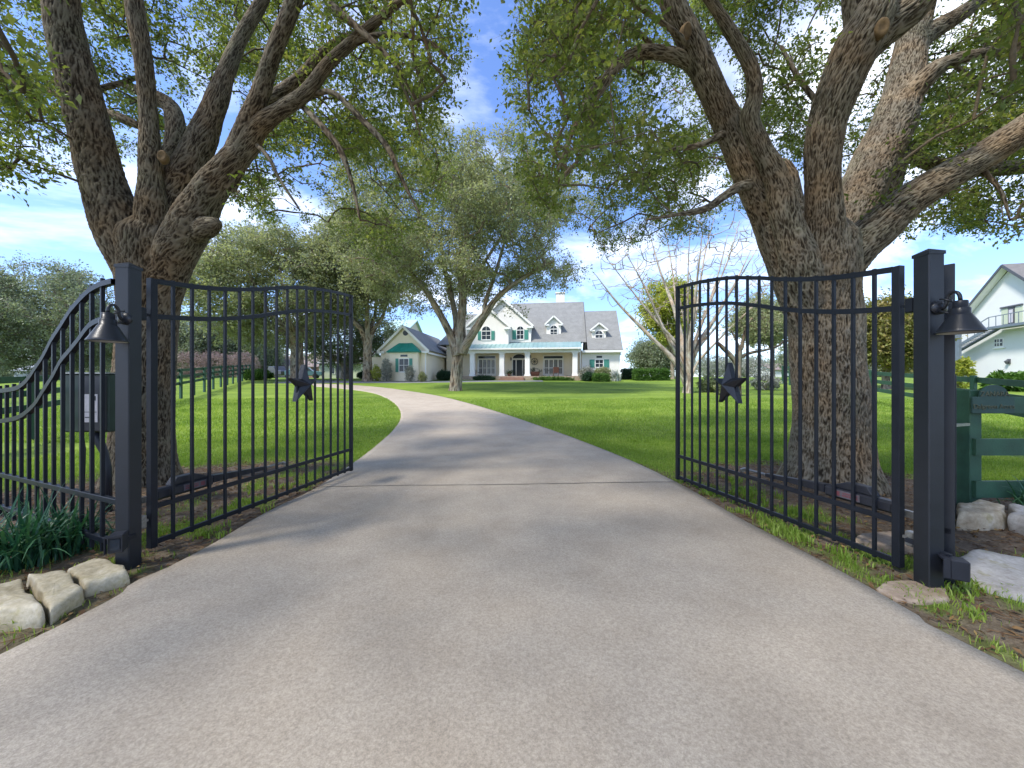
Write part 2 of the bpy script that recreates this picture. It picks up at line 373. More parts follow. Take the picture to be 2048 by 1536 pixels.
# ------------------------------------------------------------------ trees
def smoothpath(pts, rads, ds):
    """Catmull-Rom through points (numpy n x 3) with radii, resampled every ds"""
    p = np.array([tuple(q) for q in pts], float); r = np.array(rads, float)
    p = np.vstack([2*p[0]-p[1], p, 2*p[-1]-p[-2]]); r = np.concatenate([[r[0]], r, [r[-1]]])
    out, ro = [], []
    for i in range(1, len(p)-2):
        n = max(2, int(np.linalg.norm(p[i+1]-p[i])/ds)); t = np.linspace(0, 1, n, endpoint=(i == len(p)-3))[:, None]
        a, b, c, d = p[i-1], p[i], p[i+1], p[i+2]
        out.append(.5*((2*b)+(-a+c)*t+(2*a-5*b+4*c-d)*t*t+(-a+3*b-3*c+d)*t**3))
        ro.append(r[i]+(r[i+1]-r[i])*(3*t[:, 0]**2-2*t[:, 0]**3) if n > 1 else r[i:i+1])
    return np.vstack(out), np.concatenate(ro)
def frames(p):
    d = np.gradient(p, axis=0); d /= np.linalg.norm(d, axis=1)[:, None] + 1e-12
    N = np.zeros_like(p); a = np.array([1., 0, 0]) if abs(d[0][0]) < .8 else np.array([0, 1., 0])
    n = a - d[0]*a.dot(d[0]); n /= np.linalg.norm(n)
    for i in range(len(p)):
        n = n - d[i]*n.dot(d[i]); n /= np.linalg.norm(n) + 1e-12; N[i] = n
    return N, np.cross(d, N)
def bark_limb(pts, rads, res=.0105, amp=.02, freq=40.0, flare=None, seed=0.0):
    p, r = smoothpath(pts, rads, res*1.35)
    seg = int(max(10, min(300, 2*math.pi*max(rads)/res)))
    N, B = frames(p); n = len(p)
    v = np.concatenate([[0], np.cumsum(np.linalg.norm(np.diff(p, axis=0), axis=1))])[:, None]
    th = np.linspace(0, 2*math.pi, seg, endpoint=False)[None, :]
    rr = np.repeat(r[:, None], seg, 1)
    if flare is not None:
        h, k = flare
        z = p[:, 2:3]; z0 = p[0, 2]
        w = np.clip(1-(z-z0)/h, 0, 1)**2.4
        rr = rr*(1+w*k*(.55+.45*np.cos(th*5+1+.8*np.sin(th*2))))
    rm = max(r.mean(), .05)
    cx, cy, cz = np.cos(th)*rm*freq, np.sin(th)*rm*freq, v*freq*.15+seed
    w1 = pn(cx*.35+7, cy*.35, cz*.8)*1.5
    a = np.abs(pn(cx+w1, cy+w1*.7, cz+w1*.5)); b = np.abs(pn(cx*1.9+3, cy*1.9-w1, cz*1.7+9))
    hgt = np.maximum(1-np.minimum(1, a*2.7), .7*(1-np.minimum(1, b*2.5)))
    lump = pn(np.cos(th)*1.2*rm/.4, np.sin(th)*1.2*rm/.4, v*1.4+seed*3)
    rr = rr*(1+.055*lump) + np.minimum(amp, .09*rr)*(hgt-.42)
    rr[-1] = .001; rr[0] = .001                        # closed ends
    V = p[:, None, :]+(N[:, None, :]*np.cos(th)[..., None]+B[:, None, :]*np.sin(th)[..., None])*rr[..., None]
    V = V.reshape(-1, 3)
    i = np.arange(n-1)[:, None]*seg; j = np.arange(seg)[None, :]; j2 = (j+1) % seg
    q = np.stack([i+j, i+j2, i+seg+j2, i+seg+j], -1).reshape(-1, 4)
    return V, q, hgt.ravel()
def thin_tube(p, r, sides=5, seed=0):
    p = np.asarray(p); n = len(p); r = np.asarray(r)
    N, B = frames(p); th = np.linspace(0, 2*math.pi, sides, endpoint=False)
    V = p[:, None, :]+(N[:, None, :]*np.cos(th)[None, :, None]+B[:, None, :]*np.sin(th)[None, :, None])*r[:, None, None]
    i = np.arange(n-1)[:, None]*sides; j = np.arange(sides)[None, :]; j2 = (j+1) % sides
    q = np.stack([i+j, i+j2, i+sides+j2, i+sides+j], -1).reshape(-1, 4)
    return V.reshape(-1, 3), q, np.full(n*sides, .55)
class Acc:
    def __init__(s): s.V = []; s.Q = []; s.A = []; s.n = 0
    def add(s, V, q, a): s.V.append(V); s.Q.append(q+s.n); s.A.append(a); s.n += len(V)
    def mesh(s, name, attr): return npmesh(name, np.vstack(s.V), quads=np.vstack(s.Q), smooth=True, attrs={attr: np.concatenate(s.A)})
def grow(skel, att, acc, rmin=.006, power=.45, sag=.12, sides=5, maxr=.09, step=.35, g=None, jit=.1, maxL=None):
    """connect every attractor to the nearest wood already grown; radii follow the number of tips carried"""
    g = g or rng
    nodes = [q for (p, r) in skel for q in p[::max(1, int(len(p)/14))]]
    att = np.asarray(att)
    nk = len(nodes); cap = nk+len(att)*14
    NP = np.zeros((cap, 3)); NP[:nk] = nodes; parent = np.full(cap, -1); cnt = np.zeros(cap); n = nk
    d0 = np.min(np.linalg.norm(att[:, None, :]-NP[None, :nk:max(1, nk//300)], axis=2), axis=1) if len(att) else []
    chains = []
    for k in np.argsort(d0):
        a = att[k]; dv = NP[:n]-a; D = np.sqrt((dv**2).sum(1))+.6*np.clip(dv[:, 2], 0, None)
        m = int(np.argmin(D)); L = np.linalg.norm(a-NP[m])
        if maxL and L > maxL: continue
        ns = min(12, max(2, int(L/step)+1)); t = np.linspace(0, 1, ns+1)[:, None]
        mid = NP[m]+(a-NP[m])*t+np.array([0, 0, 1.0])*(np.sin(t*math.pi)*L*sag)
        mid[1:-1] += g.normal(size=(ns-1, 3))*L*jit*.35
        ids = [m]; pr = m
        for q in mid[1:]:
            if n >= cap: break
            NP[n] = q; parent[n] = pr; pr = n; ids.append(n); n += 1
        chains.append(ids)
    for ids in chains:
        x = ids[-1]
        while x >= nk: cnt[x] += 1; x = parent[x]
    rad = np.minimum(maxr, rmin*np.maximum(cnt, 1)**power)
    for ids in chains:
        r = rad[ids].copy(); r[0] = min(rad[ids[1]]*1.15, maxr) ; r[-1] *= .5
        acc.add(*thin_tube(NP[ids], r, sides))
    return np.array([NP[i[-1]] for i in chains])
def leaves(centers, g, twigs=6, per=11, tl=.34, leaf=.06, flat=.6, twig_acc=None, droop=.15, tw_r=.0025, along=.9, spread=.07):
    """sprays of folded leaves along short twigs that leave each centre"""
    c = np.repeat(np.asarray(centers), twigs, 0); n = len(c)
    d = g.normal(size=(n, 3)); d[:, 2] = d[:, 2]*flat-droop; d /= np.linalg.norm(d, axis=1)[:, None]
    L = tl*g.uniform(.6, 1.25, n)
    if twig_acc is not None:
        e = c+d*L[:, None]; s = np.cross(d, [0, 0, 1.]); s /= np.linalg.norm(s, axis=1)[:, None]+1e-9; u = np.cross(s, d)
        ring = [s, -.5*s+.87*u, -.5*s-.87*u]
        V = np.stack([c+q*tw_r for q in ring]+[e+q*tw_r*.4 for q in ring], 1).reshape(-1, 3)
        b = np.arange(n)[:, None]*6
        q = np.concatenate([b+[0, 1, 4, 3], b+[1, 2, 5, 4], b+[2, 0, 3, 5]])
        twig_acc.add(V, q, np.full(len(V), .5))
    k = n*per
    t = g.uniform(1-along, 1.05, k)
    dd = np.repeat(d, per, 0); pos = np.repeat(c, per, 0)+dd*(np.repeat(L, per)*t)[:, None]+g.normal(size=(k, 3))*spread*tl*np.array([1, 1, .8])
    a = dd*.6+g.normal(size=(k, 3))*.75; a[:, 2] -= .15; a /= np.linalg.norm(a, axis=1)[:, None]
    w = np.cross(a, g.normal(size=(k, 3))+np.array([0, 0, 1.2])); w /= np.linalg.norm(w, axis=1)[:, None]+1e-9
    nn = np.cross(w, a); s = leaf*g.uniform(.6, 1.3, k)[:, None]
    base = pos; tip = pos+a*s; mid = pos+a*s*.45
    l = mid+w*s*.27+nn*s*.10; r = mid-w*s*.27+nn*s*.10
    V = np.stack([base, l, tip, r], 1).reshape(-1, 3)
    b = np.arange(k)[:, None]*4
    tr = np.concatenate([b+[0, 2, 1], b+[0, 3, 2]])
    rnd = np.repeat(np.clip(np.repeat(np.repeat(g.uniform(0, .5, len(np.asarray(centers))), twigs), per)+g.uniform(0, .6, k), 0, 1), 4)
    return V, tr, rnd
def inpoly(px, py, poly):
    inside = np.zeros(len(px), bool); n = len(poly); j = n-1
    for i in range(n):
        xi, yi = poly[i]; xj, yj = poly[j]
        c = ((yi > py) != (yj > py)) & (px < (xj-xi)*(py-yi)/((yj-yi) if yj != yi else 1e-9)+xi)
        inside ^= c; j = i
    return inside
def proj(p):
    Y = np.maximum(p[:, 1], .05); return CX+p[:, 0]/Y*F, CY-(p[:, 2]-H)/Y*F
def limbpx(seq):
    q = np.array([s_[:2] for s_ in seq], float); d = np.gradient(q, axis=0); d /= np.linalg.norm(d, axis=1)[:, None]+1e-9
    e = q-[CX, CY]; t = np.linalg.norm(e, axis=1); e = e/(t[:, None]+1e-9); sn = d[:, 0]*e[:, 1]-d[:, 1]*e[:, 0]
    k = np.sqrt(1+(t/F)**2*sn**2)                       # a round limb looks wider by this factor away from the picture centre
    return [P(a, b, Y) for a, b, Y, r in seq], [r*Y/F/kk for (a, b, Y, r), kk in zip(seq, k)]

def kept_tips(p, tips): return tips
def big_oak(label, limbs, thin, crown_c, crown_r, poly, holes, n_att, barkm, seed, flare, sun_extra=(), scars=(), stubs=(), zmin=3.3):
    g = np.random.default_rng(seed)
    acc = Acc(); skel = []
    for i, (seq, kw) in enumerate(limbs):
        pts, rads = limbpx(seq)
        acc.add(*bark_limb(pts, rads, seed=seed+i*3.7, **kw)); skel.append(smoothpath(pts, rads, .2))
    for seq in thin:
        pts, rads = limbpx(seq)
        acc.add(*bark_limb(pts, rads, res=.02, amp=.008, seed=seed)); skel.append(smoothpath(pts, rads, .2))
    cand = g.uniform(-1, 1, (n_att*16, 3)); rr = np.linalg.norm(cand, axis=1)
    cand = cand[(rr < 1) & (rr > .28)]
    p = cand*np.array(crown_r)+np.array(crown_c)
    p = p[p[:, 2] > zmin+.35*pn(p[:, 0]*.5, p[:, 1]*.5, p[:, 2]*0)]
    dcam = np.linalg.norm(p-np.array([0, 0, H]), axis=1); p = p[dcam > 3.8]
    px, py = proj(p); front = p[:, 1] > .8
    mg = 205/np.maximum(p[:, 1], 1)
    infr = front & (px > -150) & (px < 2200) & (py > -150)
    ok = inpoly(px, py, poly)
    for ax, ay in ((1, 0), (-1, 0), (0, 1), (.7, .7), (-.7, .7)): ok &= inpoly(px+mg*ax, py+mg*ay, poly)
    for (x0, y0, x1, y1, prob) in holes:
        h = (px > x0) & (px < x1) & (py > y0) & (py < y1); ok &= ~(h & (g.uniform(size=len(px)) > prob))
    lim = [(proj(a), a[:, 1], b/a[:, 1]*F) for a, b in skel]
    keepr = g.uniform(size=len(px))
    for (lx, ly), lY, lr in lim:
        for k in range(0, len(lx), 2):
            if lr[k] < 9: continue
            hit = (np.hypot(px-lx[k], py-ly[k]) < lr[k]*1.05+160/np.maximum(p[:, 1], 1)) & (p[:, 1] < lY[k]+.2); ok &= ~(hit & (keepr < .93))
    for (x0, y0, x1, y1) in ((90, -60, 660, 520), (1330, -60, 1980, 520)): ok &= ~((p[:, 1] < 4.1) & (px > x0) & (px < x1) & (py > y0) & (py < y1))
    nz = pn(p[:, 0]*.62+seed, p[:, 1]*.62, p[:, 2]*.62)+.5*pn(p[:, 0]*1.5, p[:, 1]*1.5+seed, p[:, 2]*1.5)
    keep = np.where(infr, ok & (nz > .13), (nz > -.05) & (g.uniform(size=len(px)) < .2))  # crown out of view is thinned so that sun reaches the drive
    p = p[keep]; print('clusters', len(p), int(infr[keep].sum())); p = p[:n_att]
    kp = grow(skel, p, acc, rmin=.0048, power=.44, maxr=.017, g=g, sag=.08, jit=.12, maxL=1.35); p = kept_tips(p, kp)
    root = empty('oak_tree', skel[0][0][0])
    tag(root, label, 'tree', 'large oaks by the gate')
    off = Vector(skel[0][0][0])
    V, t, r = leaves(p, g, twigs=6, per=10, tl=.33, leaf=.064, twig_acc=acc, flat=.75, spread=.10)
    tr = link('trunk', acc.mesh('oak_trunk', 'bark'), barkm, root, -off)
    cr = link('crown', npmesh('oak_crown', V, tris=t, attrs={'rnd': r}), M['oakleaf'], root, -off)
    for (a, d, rad) in scars:
        a = Vector(a); d = Vector(d).normalized(); m = MB(); rot = d.to_track_quat('Z', 'Y').to_matrix()
        prof = [(rad*1.25, -.06), (rad*1.2, .0), (rad*.95, .018), (rad*.55, .008), (0.001, .004)]
        m.lathe(prof, 20); m.v = [tuple(a+rot @ Vector((v[0]*.8, v[1]*1.15, v[2]))) for v in m.v]
        m.build('branch_scar', M['scar'], root, -off, smooth=True)
    return root

def small_tree(name, label, base, limbs, cc, cr, n_att, leafm, barkm, seed, leaf=.16, twigs=6, per=9, tl=.8, group=None, hollow=.35, zmin=None, dens=-.12, res=.05, flat=.7, rmin=.012, maxr=.14, cat='tree', fr=.45, sag=.1, crown=True, jit=.16):
    """base: point; limbs: list of (points, radii) in world; crown ellipsoid cc, cr"""
    g = np.random.default_rng(seed); acc = Acc(); skel = []
    for i, (pts, rads) in enumerate(limbs):
        acc.add(*bark_limb(pts, rads, res=res, amp=.03, freq=6, seed=seed+i, flare=(1.1, .35) if i == 0 else None)); skel.append(smoothpath(pts, rads, .5))
    c = g.uniform(-1, 1, (n_att*14, 3)); q = np.linalg.norm(c, axis=1); c = c[(q < 1) & (q > hollow)]
    p = c*np.array(cr)+np.array(cc)
    if zmin is not None: p = p[p[:, 2] > zmin]
    s = 2.2/max(cr)
    nz = pn(p[:, 0]*s+seed, p[:, 1]*s, p[:, 2]*s*1.3)+.5*pn(p[:, 0]*s*2.4, p[:, 1]*s*2.4+seed, p[:, 2]*s*2.4)
    edge = ((p-np.array(cc))/np.array(cr)); e = np.linalg.norm(edge, axis=1)
    p = p[nz > dens+np.clip((e-.7)*.7, 0, .3)][:n_att]
    grow(skel, p, acc, rmin=rmin, power=fr, maxr=maxr, g=g, step=1.0, sides=4, sag=sag, jit=jit)
    root = empty(name, base); tag(root, label, cat, group); off = Vector(base)
    if crown:
        V, t, r = leaves(p, g, twigs=twigs, per=per, tl=tl, leaf=leaf, flat=flat, twig_acc=acc, tw_r=.008, spread=.14)
    link('trunk', acc.mesh('trunk', 'bark'), barkm, root, -off)
    if crown: link('crown', npmesh('crown', V, tris=t, attrs={'rnd': r}), leafm, root, -off)
    return root
def auto_limbs(base, h_fork, r0, tips, Yd=0, lean=(0, 0), g=None):
    """a trunk to the fork and one limb to each tip"""
    b = Vector(base); f = b+Vector((lean[0], lean[1], h_fork))
    out = [([b-Vector((0, 0, .25)), b+(f-b)*.35, b+(f-b)*.7, f+Vector((0, 0, .15*h_fork))], [r0*1.1, r0, r0*.92, r0*.9])]
    for t in tips:
        t = Vector(t); d = t-f; st = f-Vector((0, 0, .25*r0))
        mid = f+d*.45+Vector((d.x*.10, d.y*.10, -.06*abs(d.length)))
        k = .62 if len(tips) > 3 else .7
        out.append(([st-Vector((0, 0, r0)), f+d*.16+Vector((0, 0, .02)), mid, t], [r0*k, r0*k*.85, r0*k*.5, r0*k*.2]))
    return out
def tips_around(c, r, n, g, zlo=-.2):
    out = []
    for i in range(n):
        a = 2*math.pi*(i+g.uniform(-.3, .3))/n; e = g.uniform(zlo, .55)
        out.append((c[0]+math.cos(a)*r[0]*.6, c[1]+math.sin(a)*r[1]*.6, c[2]+e*r[2]))
    return out
def shrub(name, label, c, r, n, leafm, seed, leaf=.07, boxy=False, group=None, cat='shrub', stems=5, core=True, per=8, tl=.16):
    """c: centre of the base on the ground; r: half sizes (x, y) and full height; leaves on a filled volume, woody stems"""
    g = np.random.default_rng(seed); acc = Acc(); base = np.array(tuple(c))
    q = g.uniform(-1, 1, (n*6, 3))
    if boxy:
        e = np.max(np.abs(q), axis=1); q = q[(e > .62)][:n]; q = np.sign(q)*np.abs(q)**.9
        p = q*np.array([r[0], r[1], r[2]/2])+base+np.array([0, 0, r[2]/2])
        p += g.normal(size=p.shape)*.03
    else:
        e = np.linalg.norm(q, axis=1); q = q[(e < 1) & (e > .45)]
        nz = pn(q[:, 0]*2.2+seed, q[:, 1]*2.2, q[:, 2]*2.2); q = q[nz > -.25][:n]
        p = q*np.array([r[0], r[1], r[2]*.52])+base+np.array([0, 0, r[2]*.5])
    p = p[p[:, 2] > base[2]+.03]
    for k in range(stems):
        a = 2*math.pi*k/stems; t = base+np.array([math.cos(a)*r[0]*.5, math.sin(a)*r[1]*.5, r[2]*.75])
        acc.add(*thin_tube(np.array([base-[0, 0, .05], base+(t-base)*.5+[0, 0, .05], t]), [.03, .02, .008]))
    V, t, rn = leaves(p, g, twigs=3, per=per, tl=tl, leaf=leaf, flat=1, spread=.2)
    root = empty(name, tuple(base)); tag(root, label, cat, group); off = -Vector(base)
    link('stem', acc.mesh('stem', 'bark'), M['bark_far'], root, off)
    link('foliage', npmesh('foliage', V, tris=t, attrs={'rnd': rn}), leafm, root, off)
    return root

# ------------------------------------------------------------------ ground
def gnoise(x, y, s): return pn(x*s, y*s, np.zeros_like(x)+s)
LE = [(0, 1317), (265, 1170), (321, 1147), (420, 1095), (508, 1042), (560, 1014), (611, 990), (660, 961), (705, 929), (752, 893), (786, 862), (801, 838), (798, 818), (780, 801), (752, 788), (715, 781), (668, 776), (628, 773)]
RE = [(2048, 1354), (1853, 1247), (1675, 1144), (1480, 1040), (1400, 993), (1345, 963), (1250, 918), (1165, 884), (1085, 855), (1000, 826), (940, 808), (880, 793), (820, 783), (765, 775.5), (712, 771), (660, 768.5), (622, 767.5)]
def edge_line(px, back):
    w = [G(*q) for q in px]; d = (w[0]-w[1]); d.z = 0; d.normalize()
    pts = [Vector((w[0].x+back*6*.3, -9, 0)), Vector((w[0].x+back*2.6*.3, -2.5, 0))]+w
    p, _ = smoothpath([(q.x, q.y, 0) for q in pts], [0]*len(pts), .12)
    s = np.concatenate([[0], np.cumsum(np.linalg.norm(np.diff(p, axis=0), axis=1))]); u = np.linspace(0, s[-1], 420)
    return np.stack([np.interp(u, s, p[:, 0]), np.interp(u, s, p[:, 1])], 1)
EL, ER = edge_line(LE, -1), edge_line(RE, 1)
def drive_dist(x, y):
    """signed distance outside the near part of the drive (positive on the verge)"""
    xl = np.interp(y, EL[:, 1], EL[:, 0]); xr = np.interp(y, ER[:, 1], ER[:, 0])
    return np.maximum(xl-x, x-xr)
def on_drive(x, y):
    poly = [tuple(q) for q in EL]+[tuple(q) for q in ER[::-1]]
    return inpoly(np.asarray(x), np.asarray(y), poly)
BL, BR = (-4.35, 4.9), (4.45, 4.7)                 # mulch beds round the two oaks
def grass_density(x, y):
    n = gnoise(x, y, 1.1)*.35+gnoise(x, y, 3.3)*.25
    d = np.ones_like(x)
    for (cx, cy), rx, ry in ((BL, 2.3, 2.1), (BR, 2.1, 2.1)):
        e = np.hypot((x-cx)/rx, (y-cy)/ry); d = np.minimum(d, np.clip((e-1+n*.5)*3.2, 0, 1))
    verge = (y < 5.2) & (np.abs(x) < 9)
    dd = drive_dist(x, y)
    patch = np.clip((gnoise(x, y, 2.3)+.5*gnoise(x, y, 6.0)+.05)*2.2, 0, .8)
    strip = np.clip((dd-.06)/.1, 0, 1)*np.clip((1.25-dd)/.4, 0, 1)*patch
    near = np.where((x > 0), np.clip(1-(y-3.6)/1.6, 0, 1), np.clip(1-(y-4.6)/1.2, 0, 1))
    front = np.where(y < 3.3, 0.03+.9*patch*np.where(x > 0, 1., .28), d)
    k = np.clip((y-2.9)/.8, 0, 1); d = front*(1-k)+d*k
    d = np.maximum(d, strip*np.where(y > 2.2, 1, .8)*np.where((x < 0) & (y < 2.9), .35, 1))
    d = np.where((dd < .35) & (y > 1.0) & (y < 7), np.minimum(d, np.clip((dd+.02)*4+n, 0.1, 1)), d)
    return np.clip(d, 0, 1)
def axis(lo, hi, fine, dn, far, gr):
    a = list(np.arange(lo, hi+1e-6, fine)); s = fine
    b = [hi]
    while b[-1] < far: s *= gr; b.append(b[-1]+s)
    c = [lo]; s = fine
    while c[-1] > dn: s *= gr; c.append(c[-1]-s)
    return np.array(c[:0:-1]+a+b[1:])
gx = axis(-8, 8, .065, -260, 260, 1.055); gy = axis(1, 9, .065, -12, 420, 1.045)
X, Y = np.meshgrid(gx, gy); x, y = X.ravel(), Y.ravel()
dens = grass_density(x, y)
mic = (gnoise(x, y, 4.0)*.018+gnoise(x, y, 11.0)*.008)*np.clip(drive_dist(x, y)*4, 0, 1)*np.clip((14-y)/4, 0, 1)
onb = np.clip(1-np.hypot((x-BL[0]-.0)/2.0, (y-BL[1]-.3)/1.7), 0, 1)+np.clip(1-np.hypot((x-BR[0]-.1)/1.9, (y-BR[1]-.4)/1.7), 0, 1)
zz = gz(x, y)+mic+onb*.06
fr = np.argmin(np.abs(gy-12))
nx = len(gx); ii = (np.arange(len(gy)-1)[:, None]*nx+np.arange(nx-1)[None, :]).ravel()
q = np.stack([ii, ii+1, ii+nx+1, ii+nx], 1)
o = link('ground', npmesh('ground', np.stack([x, y, zz], 1), quads=q, smooth=True, attrs={'dirt': 1-dens}), M['ground'])
tag(o, kind='structure')
def ground_z(a, b):
    a = np.asarray(a, float); b = np.asarray(b, float)
    m = (gnoise(a, b, 4.0)*.018+gnoise(a, b, 11.0)*.008)*np.clip(drive_dist(a, b)*4, 0, 1)*np.clip((14-b)/4, 0, 1)
    o1 = np.clip(1-np.hypot((a-BL[0])/2.0, (b-BL[1]-.3)/1.7), 0, 1)+np.clip(1-np.hypot((a-BR[0]-.1)/1.9, (b-BR[1]-.4)/1.7), 0, 1)
    return gz(a, b)+m+o1*.06

# ------------------------------------------------------------------ driveway
def strip(name, el, er, nac, lift, mat, skirt=.12):
    n = len(el); t = np.linspace(0, 1, nac+1)
    p = el[:, None, :]*(1-t)[None, :, None]+er[:, None, :]*t[None, :, None]
    z = gz(p[..., 0], p[..., 1])+lift
    V = np.concatenate([p, z[..., None]], 2)
    lo = V.copy(); V = np.concatenate([V[:, :1]-[0, 0, skirt], V, V[:, -1:]-[0, 0, skirt]], 1)
    m = nac+3; i = (np.arange(n-1)[:, None]*m+np.arange(m-1)[None, :]).ravel()
    return link(name, npmesh(name, V.reshape(-1, 3), quads=np.stack([i, i+1, i+m+1, i+m], 1)), mat)
drive = strip('driveway', EL, ER, 40, .022, M['concrete']); tag(drive, kind='structure')
def joint(a, b, w, mat, name):
    pa, pb = G(*a), G(*b); n = 40; V = []; d = (pb-pa).normalized(); s = Vector((-d.y, d.x, 0))
    for i in range(n+1):
        t = i/n; p = pa.lerp(pb, t); wob = .012*math.sin(t*9)+.006*random.uniform(-1, 1)
        ww = w*random.uniform(.6, 1.3)
        for k in (-1, 1):
            qx, qy = p.x+s.x*(wob+k*ww/2), p.y+s.y*(wob+k*ww/2); V.append((qx, qy, gzf(qx, qy)+.0265))
    i = np.arange(n)*2
    link(name, npmesh(name, V, quads=np.stack([i, i+2, i+3, i+1], 1)), mat, drive)
joint((634, 977), (1352, 967), .020, M['joint'], 'expansion_joint')
joint((777, 872), (1125, 870), .012, M['sawcut'], 'saw_cut')
joint((805, 832), (1015, 831), .014, M['sawcut'], 'saw_cut')
# the circular court in front of the house and its left branch
cl = np.array([[-21, 33.4], [-19, 33.8], [-16, 34.2], [-8, 35.2], [-2, 36.0], [3, 36.3]], float); cr_ = np.array([[-22, 39.5], [-19, 38.2], [-16, 37.2], [-8, 37.4], [-2, 37.9], [3, 38.0]], float)
def res(a, n): 
    u = np.linspace(0, 1, len(a)); w = np.linspace(0, 1, n); return np.stack([np.interp(w, u, a[:, 0]), np.interp(w, u, a[:, 1])], 1)
tag(strip('parking_court', res(cr_, 60), res(cl, 60), 12, .035, M['asphalt']), kind='structure')

# ------------------------------------------------------------------ gates
def gate(label, hinge, free, side):
    hx, hy = hinge; fx, fy = free; L = math.hypot(fx-hx, fy-hy); ang = math.atan2(fy-hy, fx-hx)
    root = empty('iron_gate', (hx, hy, 0), ang); tag(root, label, 'gate', 'gate leaves')
    prof = [(0, 2.36), (.04, 2.355)]
    SS = (0, .06, .12, .175, .23, .285, .342, .4, .455, .514, .57, .63, .69, .75, .81, .87, .93, 1); ZZ = (2.385, 2.405, 2.425, 2.45, 2.482, 2.516, 2.56, 2.607, 2.66, 2.707, 2.753, 2.796, 2.828, 2.856, 2.881, 2.900, 2.915, 2.93)
    top = lambda s: float(np.interp(s, SS, ZZ))
    mid = lambda s: top(s)-.312
    for s, w in ((0.0, .056), (1.0, .050)):
        c = s*L; m = MB(); m.bbox(c-w/2, c+w/2, -w/2, w/2, .045, top(s)+.02, .004); m.build('stile', M['iron'], root)
    def curved(fn):
        m = MB(); n = 36; h = .022; w = .0135; vs = []; fs = []
        for i in range(n+1):
            s = (.028+(L-.053)*i/n)/L; x = s*L; z = fn(s)
            vs += [(x, -w, z-h), (x, w, z-h), (x, w, z+h), (x, -w, z+h)]
        for i in range(n):
            b = i*4
            for k in range(4): fs.append((b+k, b+4+k, b+4+(k+1) % 4, b+(k+1) % 4))
        m.add(vs, fs); return m
    curved(top).build('rail', M['iron'], root); curved(mid).build('rail', M['iron'], root)
    for z in (.40, .085):
        m = MB(); m.bbox(.0285, L-.0255, -.0137, .0137, z-.022, z+.022, .003); m.build('rail', M['iron'], root)
    n = 16
    for i in range(1, n+1):
        s = i/(n+1); x = s*L; m = MB(); m.bbox(x-.0125, x+.0125, -.0125, .0125, .048, top(s)+.028, .002); m.build('picket', M['iron'], root)
    # five-pointed relief star on both faces
    m = MB(); cx, cz = L*.625, 1.47; Ro, Ri = .275, .100; ring = []
    for k in range(10):
        a = math.pi/2+k*math.pi/5; r = Ro if k % 2 == 0 else Ri; ring.append((cx+r*math.cos(a), cz+r*math.sin(a)))
    vs = [(p[0], -.030, p[1]) for p in ring]+[(p[0], .030, p[1]) for p in ring]+[(cx, -.125, cz), (cx, .125, cz)]; fs = []
    for k in range(10):
        j = (k+1) % 10; fs += [(k, j, 20), (10+j, 10+k, 21), (k, 10+k, 10+j, j)]
    m.add(vs, fs); st = m.build('star_ornament', M['lantern'], root)
    m = MB()
    for z in (.30, 2.08):
        m.beam((-.039, 0, z), (-.13, 0, z), .022, .022)
    for z in (.30, 2.08):
        h = MB(); h.beam((-.035, 0, z), (-.135, 0, z), .020, .020); h.bbox(-.115, -.06, -.03, .03, z-.055, z+.055, .006); h.build('hinge', M['steel'] if z < 1 else M['iron'], root)
    return root, L, ang
GL = gate('open left gate leaf of black pickets with a star, before the left oak', (-3.158, 3.334), (-2.66, 6.28), -1)
GR = gate('open right gate leaf of black pickets with a star, in front of the right oak', (3.033, 2.986), (2.4975, 5.726), 1)

def opener(label, g, hinge, side):
    root0, L, ang = g
    root = empty('gate_opener', (hinge[0], hinge[1], 0), ang); tag(root, label, 'gate opener', 'gate openers')
    y = side
    c = y*.085; A = lambda z: z
    m = MB(); m.bbox(.06, .62, c-.05, c+.05, .43, .53, .02); m.build('motor_housing', M['operator'], root)
    m = MB(); m.prism([(.20, .531), (.25, .60), (.42, .60), (.58, .531)], c-.042, c+.042); m.build('cover', M['operator'], root, bevel=.008)
    m = MB(); vs = [(.62, c-.04, .455), (.62, c+.04, .455), (.62, c+.04, .53), (.62, c-.04, .53), (1.30, c-.022, .44), (1.30, c+.022, .44), (1.30, c+.022, .475), (1.30, c-.022, .475)]
    m.add(vs, [(3,2,1,0), (4,5,6,7), (0,1,5,4), (1,2,6,5), (2,3,7,6), (3,0,4,7)]); m.build('tube', M['operator'], root)
    m = MB(); m.tube([(1.30, c, .458), (1.62, c, .458)], .014, 10); m.beam((1.6, c, .458), (1.6, 0.02*y, .44), .03, .04); m.build('piston', M['steel'], root)
    m = MB(); m.beam((-.10, c, .46), (.07, c, .46), .03, .05); m.build('bracket', M['steel'], root)
    fy = c-y*.0515
    m = MB(); m.box(.30, .52, min(fy, fy-y*.004), max(fy, fy-y*.004), .455, .515); st = m.build('sticker', M['sticker_dull'], root)
    m = MB(); f2 = fy-y*.0045
    for i in range(7): m.box(.315+i*.019, .328+i*.019, min(f2, f2-y*.002), max(f2, f2-y*.002), .468, .485)
    m.box(.315, .44, min(f2, f2-y*.002), max(f2, f2-y*.002), .494, .502); m.box(.465, .505, min(f2, f2-y*.002), max(f2, f2-y*.002), .465, .505)
    m.build('print', M['sticker_red'], st)
opener('black actuator arm along the bottom of the left gate leaf', GL, (-3.158, 3.334), 1)
opener('black actuator arm along the bottom of the right gate leaf', GR, (3.033, 2.986), -1)

